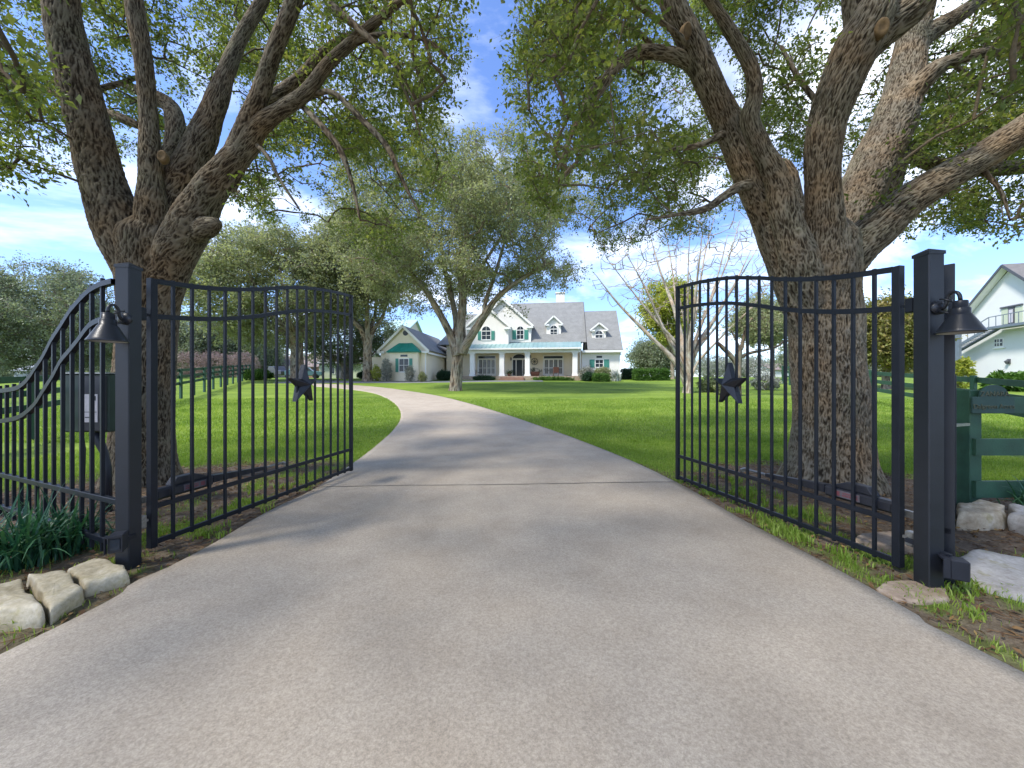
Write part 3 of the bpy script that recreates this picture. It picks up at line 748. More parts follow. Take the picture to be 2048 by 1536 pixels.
# ------------------------------------------------------------------ gate posts with lanterns and photo eyes
def gpost(label, x0, x1, y0, y1):
    cx, cy = (x0+x1)/2, (y0+y1)/2; w = (x1-x0)/2; h = 2.42
    root = empty('gate_post', (cx, cy, 0)); tag(root, label, 'gate post', 'gate posts')
    m = MB(); m.bbox(-w, w, -w, w, -.25, h, .006); m.build('post', M['iron_post'], root)
    m = MB(); e = w+.004; m.box(-e, e, -e, e, h-.012, h+.012)
    m.add([(-e, -e, h+.012), (e, -e, h+.012), (e, e, h+.012), (-e, e, h+.012), (0, 0, h+.045)], [(0, 1, 4), (1, 2, 4), (2, 3, 4), (3, 0, 4)])
    m.build('cap', M['iron_post'], root)
    return root
gpost('charcoal square steel post on the left side of the driveway', -3.155, -3.043, 3.016, 3.128)
gpost('charcoal square steel post on the right side of the driveway', 2.972, 3.084, 2.707, 2.819)
def lantern(label, x, yface, d, zb, sx):
    root = empty('barn_lantern', (x, yface-d, zb)); tag(root, label, 'wall lamp', 'barn lanterns'); root.scale = (1, 1, .80)
    k = .72; m = MB(); m.lathe([(.158, 0), (.163, .004), (.163, .012), (.150, .03), (.080, .150), (.074, .158), (.068, .160), (.068, .206), (.060, .214), (.052, .214), (.052, .268), (.046, .274), (.001, .275)], 40)
    m.v = [(v[0]*k, v[1]*k, v[2]) for v in m.v]
    m.build('shade', M['lantern'], root, smooth=True)
    m = MB(); m.lathe([(.153*k, .002), (.143*k, .028), (.072*k, .148), (.001, .150)], 40); m.build('reflector', M['lantern_in'], root, smooth=True)
    m = MB(); m.lathe([(.001, .02), (.022, .03), (.034, .06), (.028, .09), (.016, .12), (.016, .15)], 16); m.build('bulb', M['sticker'], root, smooth=True)
    m = MB(); pts = []
    for k in range(13):
        a = math.pi*k/12; pts.append((0, d*.0+.045*(1-math.cos(a))*.9, .275+.085*math.sin(a)**.8))
    pts += [(0, d*.72, .235), (0, d-.02, .228)]
    m.tube(pts, .0115, 10); m.build('arm', M['lantern'], root, smooth=True)
    m = MB(); rot = [(r, z) for r, z in ((.001, 0), (.058, 0), (.058, .012), (.040, .026), (.001, .028))]
    m.lathe(rot, 28); m.v = [(v[0], d-v[2], .245+v[1]) for v in m.v]; m.build('backplate', M['lantern'], root, smooth=True)
    for s, z0 in ((1, .19), (-1, .30)):
        m = MB(); pts = [(0.012*s, d-.012, z0+.02*math.sin(a)) for a in (0,)]
        m.tube([(.02*math.cos(a)*1.0, d-.03-.05*math.sin(a), .245+s*-.055+.014*math.cos(2*a)) for a in [math.pi*k/10 for k in range(11)]], .007, 8)
        m.build('scroll', M['lantern'], root, smooth=True)
lantern('black bell shaped barn lantern on the left gate post', -3.065, 3.016, .135, 1.80, -1)
lantern('black bell shaped barn lantern on the right gate post', 3.035, 2.707, .135, 1.825, 1)
# photo eyes low on the posts
def photo_eye(label, loc, rz, s=1, arm=None):
    root = empty('photo_eye', loc, rz); tag(root, label, 'gate sensor', 'gate sensors')
    m = MB(); m.bbox(-.045, .045, -.05, .05, -.07, .07, .008); m.build('housing', M['operator'], root)
    m = MB(); m.box(-.051, .051, -.085, -.0505, .060, .074); m.box(-.051, -.046, -.085, -.0505, -.06, .060); m.box(.046, .051, -.085, -.0505, -.06, .060); m.build('hood', M['operator'], root)
    m = MB(); m.bbox(-.03, .03, -.056, -.0503, -.045, .04, .002); m.build('lens', M['glass'], root)
    if arm:
        m = MB(); m.beam(arm[0], arm[1], .03, .03); m.build('bracket', M['iron'], root)
e = P(236, 1084, 2.93); photo_eye('black sensor box low on the left gate post', (e.x, e.y, e.z), R(28), arm=((0.02, .04, 0), (.06, .12, 0)))
e = P(1915, 1140, 2.62); photo_eye('black sensor box on an arm behind the foot of the right gate post', (e.x+.02, e.y+.02, e.z), R(-118), arm=((-.02, -.02, .07), (-.18, -.20, .10)))
m = MB()

# ------------------------------------------------------------------ iron wing fences
def plane_hit(px, a, d):
    """where the view direction of image column px meets the vertical plane through a along d: returns distance along d and depth"""
    t = (px-CX)/F; s = (t*a[1]-a[0])/(d[0]-t*d[1]); return s, a[1]+s*d[1]
def wing_left():
    a = (-3.165, 3.075); d = Vector((-2.13, .9)).normalized(); ang = math.atan2(d.y, d.x)
    root = empty('iron_fence', (a[0], a[1], 0), ang); tag(root, 'scooped black iron picket fence left of the left gate post', 'iron fence', 'iron fence wings')
    top = [(228, 563), (205, 569.6), (183, 582), (163.5, 601), (144, 624), (127, 651), (108, 680), (91, 713), (75, 737), (60, 759), (44, 773), (30, 778), (0, 782)]
    low = [(228, 634), (205, 640), (183, 652), (162, 679), (145, 700), (126, 723), (110, 753), (93, 779), (76, 806), (60, 822), (46, 832), (29, 838), (0, 842)]
    def w(seq):
        out = []
        for px, py in seq:
            s, Yd = plane_hit(px, a, d); out.append((s, H-(py-CY)/F*Yd))
        out.append((out[-1][0]+.5, out[-1][1]-.01)); out.append((out[-1][0]+1.2, out[-1][1])); return out
    T, Lw = w(top), w(low)
    def rail(pts):
        p, _ = smoothpath([(max(q[0], .0), 0, q[1]) for q in pts], [0]*len(pts), .05); m = MB(); vs = []; fs = []
        dirs = np.gradient(p, axis=0); dirs /= np.linalg.norm(dirs, axis=1)[:, None]
        for c, dd in zip(p, dirs):
            nx, nz = -dd[2], dd[0]
            for (u, v) in ((-1, -1), (1, -1), (1, 1), (-1, 1)): vs.append((c[0]+nx*.022*v, u*.02, c[2]+nz*.022*v))
        for i in range(len(p)-1):
            for k in range(4): fs.append((i*4+k, i*4+4+k, i*4+4+(k+1) % 4, i*4+(k+1) % 4))
        m.add(vs, fs); m.build('rail', M['iron'], root)
    rail(T); rail(Lw)
    m = MB(); m.bbox(0, 4.1, -.019, .019, .50, .545, .003); m.build('rail', M['iron'], root)
    m = MB(); m.bbox(0, 4.1, -.019, .019, .16, .205, .003); m.build('rail', M['iron'], root)
    ts = np.array(T)
    pos = [plane_hit(px, a, d)[0] for px in (205, 183, 163.5, 143.7, 127, 108, 91, 75.4, 60, 43.7, 30.2, 14.2, 0)]
    st = (pos[-1]-pos[0])/12; pos = [pos[0]+st*i for i in range(-0, 21)]
    for s in pos:
        z = float(np.interp(s, ts[:, 0], ts[:, 1])); 
        m = MB(); m.bbox(s-.013, s+.013, -.013, .013, .08, z+.055, .002); m.build('picket', M['iron'], root)
wing_left()
def wing_right():
    a = (3.20, 2.79); b = (4.86, 4.20); d = Vector((b[0]-a[0], b[1]-a[1])); L = d.length; ang = math.atan2(d.y, d.x)
    root = empty('iron_fence', (a[0], a[1], 0), ang); tag(root, 'black iron fence panel seen edge on behind the right gate post', 'iron fence', 'iron fence wings')
    top = lambda s: 2.335-.85*(lambda t: t*t*(3-2*t))(min(1, max(0, s)))
    for off in (0, -.30):
        m = MB(); vs = []; fs = []
        for i in range(25):
            s = i/24; z = top(s)+off; vs += [(s*L, -.02, z-.022), (s*L, .02, z-.022), (s*L, .02, z+.022), (s*L, -.02, z+.022)]
        for i in range(24):
            for k in range(4): fs.append((i*4+k, i*4+4+k, i*4+4+(k+1) % 4, i*4+(k+1) % 4))
        m.add(vs, fs); m.build('rail', M['iron'], root)
    for z in (.40, .085):
        m = MB(); m.bbox(0, L, -.019, .019, z-.022, z+.022, .003); m.build('rail', M['iron'], root)
    n = int(L/.18)
    for i in range(1, n+1):
        s = i/(n+1); m = MB(); m.bbox(s*L-.0155, s*L+.0155, -.0235, .0235, .048, top(s)+.05, .003); m.build('picket', M['iron'], root)
    m = MB(); m.bbox(-.0, .05, -.035, .035, .02, 2.36, .004); m.build('stile', M['iron_post'], root)
    m = MB(); m.bbox(L-.04, L+.02, -.035, .035, .02, 1.58, .004); m.build('stile', M['iron_post'], root)
    m = MB(); m.beam((L+.02, -.0, 1.02), (L+.36, -.12, 1.02), .03, .03); m.build('latch', M['steel'], root)
wing_right()

# ------------------------------------------------------------------ green board fences
def board_fence(label, pts, zs, bh, hpost, spacing=2.4, mat=None, side=1, group='green board fences', w=.03, pw=.11, phase=0):
    root = empty('board_fence', (pts[0][0], pts[0][1], 0)); tag(root, label, 'fence', group); off = Vector((-pts[0][0], -pts[0][1], 0))
    posts = []
    for a, b in zip(pts[:-1], pts[1:]):
        a, b = Vector((*a, 0)), Vector((*b, 0)); L = (b-a).length; n = max(1, round(L/spacing))
        posts += [a+(b-a)*i/n for i in range(n)]
    posts.append(Vector((*pts[-1], 0)))
    for p in posts:
        z = gzf(p.x, p.y); m = MB(); m.bbox(-pw/2, pw/2, -pw/2, pw/2, z-.2, z+hpost*random.uniform(.985, 1.015), .006)
        m.build('post', mat or M['green_board'], root, p+off)
    for i in range(len(posts)-1):
        a, b = posts[i], posts[i+1]; d = (b-a).normalized(); s = Vector((d.y, -d.x, 0))*(pw/2+w/2)*side
        for z in zs:
            j = random.uniform(-.008, .008)
            m = MB(); m.beam(a+s+Vector((0, 0, gzf(a.x, a.y)+z+j))-d*.04*(i == 0), b+s+Vector((0, 0, gzf(b.x, b.y)+z-j))-d*.006, w, bh)
            m.build('board', mat or M['green_board'], root, off)
board_fence('long green board fence across the left lawn', [(-9.9, 5.6), (-12.0, 9.5), (-17.6, 20.2), (-30, 44.0)], (1.52, 1.17, .82), .15, 1.62, side=-1)
board_fence('long green board fence across the right lawn behind the right oak', [(10.6, 6.4), (13.6, 11.2), (16.6, 17.6), (23.5, 33)], (1.42, 1.05, .68), .16, 1.56, side=1)
fr0 = (5.36, 4.46)
board_fence('dark green board fence with wide boards right of the right gate post', [fr0, (7.9, 4.46), (10.3, 4.5)], (1.24, .755, .275), .19, 1.42, side=1, pw=.14, w=.035)
# the board on the near fence that carries the arched house sign
def fence_sign():
    cx = G(1982, 1010); Yb = 4.46-.07-.035-.004; X0 = (1941-CX)/F*Yb; X1 = (2025-CX)/F*Yb
    root = empty('fence_sign', (X0, Yb-.02, 1.145)); tag(root, 'dark green arched name sign screwed to the near green fence', 'sign')
    W = X1-X0; h = .19; cxr = W*.52; rr = .165; poly = [(0, 0), (W, 0), (W, h)]
    a0 = 0.0
    poly += [(cxr+rr*math.cos(a)*1.0, h+rr*.82*math.sin(a)) for a in [math.pi*k/16 for k in range(17)]]+[(0, h)]
    m = MB(); m.prism(poly, 0, .02); m.build('panel', M['sign_green'], root, bevel=.003)
    for txt, xx, z, s, al in (('ZANARA', cxr, h+.005, .082, 'CENTER'), ('Dalgreen Acres', W*.5, .055, .075, 'CENTER')):
        cu = bpy.data.curves.new('lettering', 'FONT'); cu.body = txt; cu.size = s; cu.align_x = al; cu.extrude = .003; cu.materials.append(M['letter'])
        tmp = bpy.data.objects.new('tmp', cu); C.objects.link(tmp); bpy.context.view_layer.update(); me = bpy.data.meshes.new_from_object(tmp.evaluated_get(bpy.context.evaluated_depsgraph_get())); bpy.data.objects.remove(tmp)
        o = link('lettering', me, None, root, (xx, -.004, z)); o.rotation_euler = (R(90), 0, 0)
fence_sign()

# ------------------------------------------------------------------ control box behind the left fence
def control_box():
    Yd = 4.25; c = P(176, 806, Yd); root = empty('control_box', (c.x, c.y, gzf(c.x, c.y))); tag(root, 'dark green gate control box on a curved pipe behind the left iron fence', 'control box')
    zc = c.z-gzf(c.x, c.y); w = .25; h = .325
    m = MB(); m.bbox(-w, w, -.02, .16, zc-h, zc+h, .012); m.build('cabinet', M['greenbox'], root)
    m = MB(); m.bbox(-.06, w-.008, -.05, -.0205, zc-h+.015, zc+h-.02, .008); m.build('door', M['operator'], root)
    m = MB(); m.box(-w-.012, w+.012, -.06, .17, zc+h+.001, zc+h+.016); m.build('lid', M['steel'], root)
    m = MB(); m.box(.01, .165, -.0545, -.0505, zc-.21, zc+.10); st = m.build('label_sheet', M['sticker'], root)
    m = MB(); m.box(.085, .145, -.0575, -.0548, zc+.03, zc+.08); m.box(.02, .155, -.0575, -.0548, zc-.10, zc-.094); m.box(.03, .09, -.0575, -.0548, zc-.16, zc-.15); m.box(.1, .12, -.0575, -.0548, zc+.0, zc+.012); m.build('print', M['ink'], st)
    m = MB(); m.tube([(.0, .08, zc-h), (.03, .08, zc-h-.10), (.10, .08, zc-h-.25), (.14, .08, zc-h-.42), (.15, .08, -.1)], [.05, .045, .035, .032, .032], 12); m.build('pipe', M['operator'], root, smooth=True)
    m = MB(); m.tube([(.12, .06, zc-h), (.08, .06, zc-h-.12), (.14, .07, zc-h-.35), (.20, .06, -.05)], .012, 8); m.tube([(-.13, .06, zc-h), (-.10, .06, zc-h-.2), (-.12, .06, .05)], .008, 8); m.build('cable', M['operator'], root, smooth=True)
control_box()

# ------------------------------------------------------------------ the big house
YAW = R(7); EX, EY = math.cos(YAW), -math.sin(YAW); NX, NY = math.sin(YAW), math.cos(YAW)
HO = (16/F*40, 40.0); HZ = gzf(*HO)-.02
def hl(px, d):
    t = (px-CX)/F; return (t*(HO[1]+d*NY)-HO[0]-d*NX)/(EX-t*EY)
def hz(px, py, d):
    s = HO[1]+hl(px, d)*EY+d*NY; return H-(py-CY)/F*s-HZ
house = empty('house', (HO[0], HO[1], HZ), -YAW)
tag(house, 'large cream house with grey gabled roofs, dormers, teal shutters and a columned porch', 'house')
W_, CW, TR, SH = M['white_wall'], M['cream_wall'], M['trim'], M['shingle']
def window(px0, px1, py0, py1, d, cols=2, rows=2, arch=False, shut=0, trans=False, parent=house, label=None):
    x0, x1 = hl(px0, d), hl(px1, d); z0, z1 = hz((px0+px1)/2, py1, d), hz((px0+px1)/2, py0, d); y = d; fw = .07
    m = MB()
    for a in ((x0-fw, x0, z0-fw, z1+fw), (x1, x1+fw, z0-fw, z1+fw), (x0, x1, z1, z1+fw), (x0-.04, x1+.04, z0-fw-.03, z0)): m.box(a[0], a[1], y-.07, y+.02, a[2], a[3])
    f = m.build('window', TR, parent)
    m = MB(); m.box(x0, x1, y-.02, y+.01, z0, z1)
    if arch:
        r = (x1-x0)/2; cx = (x0+x1)/2; zz_ = z1+fw+.03
        m.prism([(cx+r*math.cos(a), zz_+r*.95*math.sin(a)) for a in [math.pi*k/14 for k in range(15)]], y-.025, y+.01)
    m.build('pane', M['glass'], f)
    m = MB()
    for i in range(1, cols): xx = x0+(x1-x0)*i/cols; m.box(xx-.018, xx+.018, y-.045, y-.021, z0, z1)
    for i in range(1, rows): zz2 = z0+(z1-z0)*i/rows; m.box(x0, x1, y-.043, y-.022, zz2-.018, zz2+.018)
    if arch:
        r2 = r+.09; o = [(cx+r2*math.cos(a), zz_+r2*.95*math.sin(a)) for a in [math.pi*k/14 for k in range(15)]]; i_ = [(cx+r*math.cos(a), zz_+r*.95*math.sin(a)) for a in [math.pi*k/14 for k in range(15)]]
        for k in range(14): m.prism([o[k], o[k+1], i_[k+1], i_[k]], y-.06, y+.01)
        m.box(cx-.015, cx+.015, y-.045, y-.026, zz_, zz_+r*.9)
    m.build('frame', TR, f)
    if trans:
        zt = z1+fw+.16; m = MB(); m.box(x0+.1, x1-.1, y-.02, y+.01, zt, zt+.2); m.build('transom', M['glass'], parent)
    if shut:
        for s in (-1, 1):
            m = MB(); a = x0-fw-.03-shut if s < 0 else x1+fw+.03
            m.bbox(a, a+shut, y-.06, y, z0-.05, z1+.05, .01)
            for k in range(9): zk = z0+(z1-z0)*(k+.5)/9; m.box(a+.05, a+shut-.05, y-.07, y-.0605, zk-.04, zk+.02)
            m.build('shutter', M['shutter'], parent)
    return f
def gable(pxl, pxr, pye, pxa, pya, d, zb, back, wallm, oh=.25, name='gable_wall', wl=None, wr=None, ret=True):
    """front-facing gable: wall to the apex, two roof slopes running back, white rake boards and returns"""
    xa = hl(pxa, d); za = hz(pxa, pya, d); xl, xr = hl(pxl, d), hl(pxr, d); zl, zr = hz(pxl, pye, d), hz(pxr, pye, d); ze = (zl+zr)/2
    hw = (xr-xl)/2; xa = (xl+xr)/2
    m = MB(); i = .28; sl = (za-ze)/hw; zw = ze+i*sl-.10
    m.prism([(xl+i, zb), (xr-i, zb), (xr-i, zw), (xa, za-.16), (xl+i, zw)], d, back-.3); m.build(name, wallm, house)
    for s in (-1, 1):
        xe = xa+s*hw
        m = MB(); q = [(xe, d-oh, ze), (xa, d-oh, za), (xa, back, za), (xe, back, ze)]
        if s > 0: q = q[::-1]
        q = [Vector(v) for v in q]; m.slab(q if (q[1]-q[0]).cross(q[2]-q[0]).z > 0 else q[::-1], .09); m.build('roof', SH, house)
        m = MB(); dr = Vector((xa-xe, 0, za-ze)).normalized(); a = Vector((xe, d-oh-.03, ze-.12)); b = Vector((xa, d-oh-.03, za-.12))
        m.beam(a, b, .05, .22, up=(0, -1, 0) if False else (0, 0, 1)); m.build('rake_board', TR, house)
        if ret:
            m = MB(); m.box(min(xe-s*.02, xe-s*.75), max(xe-s*.02, xe-s*.75), d-oh-.04, d+.0, ze-.30, ze-.08); m.build('cornice_return', TR, house)
    return xa, za, ze, hw
# main ground-floor block, porch
zf = .42; zpe = hz(1100, 696, 0); zpt = 4.25
xL, xR = hl(893, 2.4), hl(1163, 2.4)
m = MB(); m.box(xL, xR, 2.4, 12, 0, zpt-.05); m.build('wall', CW, house)
x0, x1 = hl(912, 0), hl(1160, 0)
m = MB(); m.box(x0, x1+.1, -.35, 2.39, -.2, zf); m.build('porch_floor', M['brownstone'], house)
m = MB(); m.box(hl(1000, -1), hl(1047, -1), -.9, -.352, -.2, .28); m.box(hl(998, -1), hl(1049, -1), -1.4, -.902, -.2, .14); m.build('step', M['brick'], house)
m = MB(); m.box(x0, x1, -.20, .20, zpe-.48, zpe-.06); m.build('porch_beam', TR, house)
m = MB(); m.box(x0+.02, x1-.02, .202, 2.39, zpe-.30, zpe-.24); m.build('porch_ceiling', CW, house)
for pc in (945, 1004, 1055, 1150):
    c = hl(pc, 0); m = MB(); m.bbox(c-.26, c+.26, -.19, .33, -.05 if pc == 1055 else zf+.001, zpe-.482, .03); m.box(c-.32, c+.32, -.24, .38, zf+.0, zf+.18); m.box(c-.31, c+.31, -.23, .37, zpe-.60, zpe-.484)
    m.build('porch_column', TR, house)
# metal porch roof with standing seams
xa, xb = hl(905, 0), hl(1163, 0); A = [Vector((xa, -.55, zpe)), Vector((xb, -.55, zpe)), Vector((xb, 2.2, zpt)), Vector((xa, 2.2, zpt))]
m = MB(); m.slab(A, .06); n = 30
for i in range(n+1):
    x = xa+(xb-xa)*i/n; m.beam((x, -.55, zpe+.012), (x, 2.2, zpt+.012), .035, .05)
m.build('porch_roof', M['patina'], house)
m = MB(); m.box(xa, xb, -.62, -.552, zpe-.16, zpe-.005); m.build('gutter', TR, house)
m = MB(); m.beam((x1+.05, .26, zf), (x1+.05, .26, zpe-.1), .09, .09); m.build('downspout', TR, house)
# main roof, high right part and lower left part
zr_, dr_ = hz(1110, 605, 7.0), 7.0; xrr = (hl(1165, 2.2)+hl(1173, 7))/2; xm = hl(985, 4)
def side_roof(x0, x1, d0, z0, d1, z1, d2, nm='roof'):
    m = MB(); m.slab([(x0, d0, z0), (x1, d0, z0), (x1, d1, z1), (x0, d1, z1)], .12); m.slab([(x0, d1, z1), (x1, d1, z1), (x1, d2, z0), (x0, d2, z0)], .12); m.build(nm, SH, house)
    m = MB(); m.prism([(d0+.5, z0+.25), (d1, z1-.18), (d2-.5, z0+.25)], x0+.25, x1-.25, 'x'); m.build('gable_wall', W_, house)
side_roof(xm, xrr, 1.9, zpt-.12, dr_, zr_, 12.1)
xl2 = hl(885, 4); zl2 = hz(935, 629, 7)
m = MB(); m.slab([(xl2, 1.9, zpt-.2), (xm+.3, 1.9, zpt-.2), (xm+.3, 6.8, zl2), (xl2+2.2, 6.8, zl2)], .12); m.slab([(xl2, 11.7, zpt-.2), (xl2, 1.9, zpt-.2), (xl2+2.2, 6.8, zl2)], .12)
m.slab([(xl2+2.2, 6.8, zl2), (xm+.3, 6.8, zl2), (xm+.3, 11.7, zpt-.2), (xl2, 11.7, zpt-.2)], .12); m.build('roof', SH, house)
for side in (xm, xrr):
    m = MB(); s = 1 if side == xrr else -1
    m.beam((side+s*.03, 1.8, zpt-.22), (side+s*.03, dr_, zr_-.13), .05, .24); m.build('rake_board', M['darktrim'] if s > 0 else TR, house)  # right board coloured dark to stand for its shadow on the wing roof
# chimney
m = MB(); c0, c1 = hl(1112, 8), hl(1129, 8); m.box(c0, c1, 7.6, 8.6, zr_-1.2, hz(1120, 588, 8)); m.box(c0-.08, c1+.08, 7.52, 8.68, hz(1120, 588, 8)+.0, hz(1120, 588, 8)+.14); m.build('chimney', W_, house)
# two front gables
gable(946, 1067, 652, 1006, 596, 2.0, zpt-.35, 8.2, W_, name='gable_wall')
gable(929, 1022, 654, 975.5, 613, 1.3, zpt-.55, 7.5, W_, name='gable_wall')
window(964, 981, 663, 679, 1.3, 2, 2, arch=True, shut=.36); window(1034, 1047, 661, 678, 2.0, 2, 2, arch=True, shut=.42)
# dormers
def dormer(px0, px1, pyb, pye, pya, d, back, win):
    xl, xr = hl(px0, d), hl(px1, d); zb, ze, za = hz(px0, pyb, d), hz(px0, pye, d), hz((px0+px1)/2, pya, d); xc = (xl+xr)/2; hw = (xr-xl)/2
    dm = MB(); dm.prism([(xl, zb), (xr, zb), (xr, ze), (xc, za-.12), (xl, ze)], d, back); o = dm.build('dormer', W_, house)
    for s in (-1, 1):
        xe = xc+s*(hw+.2); z_e = ze-.13; q = [Vector(v) for v in ((xe, d-.22, z_e), (xc, d-.22, za), (xc, back+.2, za), (xe, back+.2, z_e))]
        if (q[1]-q[0]).cross(q[2]-q[0]).z < 0: q = q[::-1]
        m = MB(); m.slab(q, .07); m.build('dormer_roof', SH, o)
        m = MB(); m.beam((xe, d-.25, z_e-.09), (xc, d-.25, za-.09), .05, .16); m.box(min(xe, xe-s*.5), max(xe, xe-s*.5), d-.24, d-.003, z_e-.20, z_e-.05); m.build('trim', TR, o)
    window(*win, d, 2, 3, arch=True, parent=house)
dormer(1093, 1122, 681, 646, 631, 2.9, 5.6, (1101, 1114, 659, 676))
dormer(1184, 1212, 692, 657, 645, 1.9, 4.4, (1191, 1205, 670, 688))
# right wing
xw0, xw1 = hl(1163.5, 1.0), hl(1240, 1.0); ze = hz(1205, 699, .6); zr2 = hz(1210, 621, 5)
m = MB(); m.box(xw0, xw1, 1.0, 10, 0, ze-.02); m.build('wall', W_, house)
side_roof(xrr+.05, xw1+.25, .6, ze, 5.2, zr2, 9.9)
m = MB(); m.box(xw0, xw1+.2, .50, .995, ze-.30, ze-.07); m.build('fascia', TR, house)
m = MB(); m.box(xw1+.1, xw1+.55, 4.0, 6.0, ze-.35, ze+1.6); m.build('side_bay', M['darktrim'], house)
window(1191, 1206, 720, 734, 1.0, 2, 2, shut=.52, trans=True)
# porch wall openings
for a, b in ((957, 990), (1088, 1125)):
    m = MB(); d = 2.38; X0, X1 = hl(a, d), hl(b, d); Z0, Z1 = hz(a, 750, d), hz(a, 720, d)
    m.box(X0-.12, X1+.12, d-.06, d+.02, Z0-.1, hz(a, 710, d)); f = m.build('french_door', TR, house)
    g_ = MB(); g_.box(X0, X1, d-.09, d-.062, hz(a, 717, d), hz(a, 712.5, d)); k = 4; w4 = (X1-X0)/4
    for i in range(4): g_.box(X0+w4*i+.11, X0+w4*(i+1)-.06, d-.09, d-.062, Z0+.15, Z1)
    g_.build('pane', M['glass'], f)
    g_ = MB()
    for i in range(4):
        xx = X0+w4*i+.11; x2 = X0+w4*(i+1)-.06
        for t in (.33, .66): g_.box(xx+(x2-xx)*t-.015, xx+(x2-xx)*t+.015, d-.11, d-.092, Z0+.15, Z1)
        g_.box(xx, x2, d-.112, d-.093, Z0+.75, Z0+.82)
    g_.build('frame', TR, f)
d = 2.38; X0, X1 = hl(1026, d), hl(1052, d); Z0, Zs = zf+.02, hz(1036, 717, d); cx = (X0+X1)/2; r = (X1-X0)/2
m = MB(); m.box(X0-.14, X1+.14, d-.06, d+.02, Z0, Zs); m.prism([(cx+(r+.14)*math.cos(a), Zs+.001+(r*.62+.14)*math.sin(a)) for a in [math.pi*k/14 for k in range(15)]], d-.06, d+.02); dr = m.build('front_door', TR, house)
m = MB(); m.box(X0, X0+.3, d-.09, d-.062, Z0+.1, Zs-.16); m.box(X1-.3, X1, d-.09, d-.062, Z0+.1, Zs-.16); m.box(X0+.42, X1-.42, d-.09, d-.062, Z0+.03, Zs-.16)
m.prism([(cx+r*math.cos(a), Zs+.02+r*.62*math.sin(a)) for a in [math.pi*k/14 for k in range(15)]], d-.09, d-.062); m.build('pane', M['glass'], dr)
m = MB(); cxo, czo = hl(1069, 2.3), hz(1069, 723, 2.3)
for k in range(24):
    a, b = 2*math.pi*k/24, 2*math.pi*(k+1)/24; m.beam((cxo+.36*math.cos(a), 2.3, czo+.36*math.sin(a)), (cxo+.36*math.cos(b), 2.3, czo+.36*math.sin(b)), .05, .06, (0, 1, 0))
for k in range(8): a = 2*math.pi*k/8; m.beam((cxo, 2.3, czo), (cxo+.34*math.cos(a), 2.3, czo+.34*math.sin(a)), .03, .03)
m.prism([(cxo+.09*math.cos(2*math.pi*k/10), czo+.09*math.sin(2*math.pi*k/10)) for k in range(10)], 2.25, 2.34)
tag(m.build('wheel_ornament', M['bark_far'], None, (HO[0], HO[1], HZ), -YAW), 'round spoked wheel ornament on the porch wall right of the front door', 'ornament')
for px, py in ((1022, 719), (1061, 714)):
    m = MB(); c = hl(px, 2.3); z = hz(px, py, 2.3); m.tube([(c, 2.3, z+.22), (c, 2.24, z+.2), (c, 2.22, z)], [.03, .05, .05], 8); m.box(c-.06, c+.06, 2.34, 2.385, z-.1, z+.2); m.build('porch_light', M['darktrim'], house)
# garage wing with green bay awning
dg = -3.2; zb = 0
gable(757, 859, 701, 811, 651, dg, zb-.1, 8.0, CW, name='wall')
px0, px1 = 779, 836; X0, X1 = hl(px0, dg-.5), hl(px1, dg-.5); zt = hz(806, 703, dg-.5)
m = MB(); m.box(X0, X1, dg-.5, dg-.003, -.1, zt); m.build('bay', CW, house)
zt2 = hz(806, 686.5, dg); m = MB(); a, b, c_, d_ = Vector((X0-.25, dg-.75, zt-.02)), Vector((X1+.25, dg-.75, zt-.02)), Vector((X1-.75, dg-.02, zt2)), Vector((X0+.75, dg-.02, zt2))
m.slab([a, b, c_, d_], .05); m.slab([b, Vector((X1+.25, dg-.02, zt-.02)), c_], .05); m.slab([Vector((X0-.25, dg-.02, zt-.02)), a, d_], .05); m.box(X0-.25, X1+.25, dg-.74, dg-.02, zt-.10, zt-.075)
for i in range(1, 12):
    t = i/12; m.beam(a.lerp(b, t)+Vector((0, 0, .02)), d_.lerp(c_, t)+Vector((0, 0, .02)), .03, .04)
m.build('awning', M['awning'], house)
window(799, 817, 718, 743, dg-.5, 2, 2, shut=.30, trans=True)
m = MB(); cx, cz = hl(811, dg), hz(811, 666, dg)
m.prism([(cx+.27*math.cos(2*math.pi*k/18), cz+.27*math.sin(2*math.pi*k/18)) for k in range(18)], dg-.03, dg-.002); m.build('gable_vent', M['darktrim'], house)
m = MB(); xe = hl(857, dg); m.box(xe-.02, xe+.1, dg+.0, dg+8, hz(857, 704, dg)-.2, hz(857, 704, dg)-.02); m.build('gutter', TR, house)
m = MB(); m.beam((xe-.28, dg-.06, .05), (xe-.28, dg-.06, hz(857, 706, dg)), .09, .09); m.build('downspout', TR, house)
# low wall and fence left of the garage wing
m = MB(); X0 = hl(738, -2.4); X1 = hl(762, -2.4); m.box(X0, X1, -2.4, -2.2, -.1, hz(750, 716, -2.4)); m.box(X0-.05, X1, -2.45, -2.15, hz(750, 716, -2.4)+.0, hz(750, 716, -2.4)+.08)
tag(m.build('garden_wall', CW, None, (HO[0], HO[1], HZ), -YAW), 'pale yellow garden wall at the left end of the cream house', 'wall')
def hp(px, d, z=0):
    l = hl(px, d); return Vector((HO[0]+l*EX+d*NX, HO[1]+l*EY+d*NY, HZ+z))
def onground(v): return Vector((v.x, v.y, gzf(v.x, v.y)))
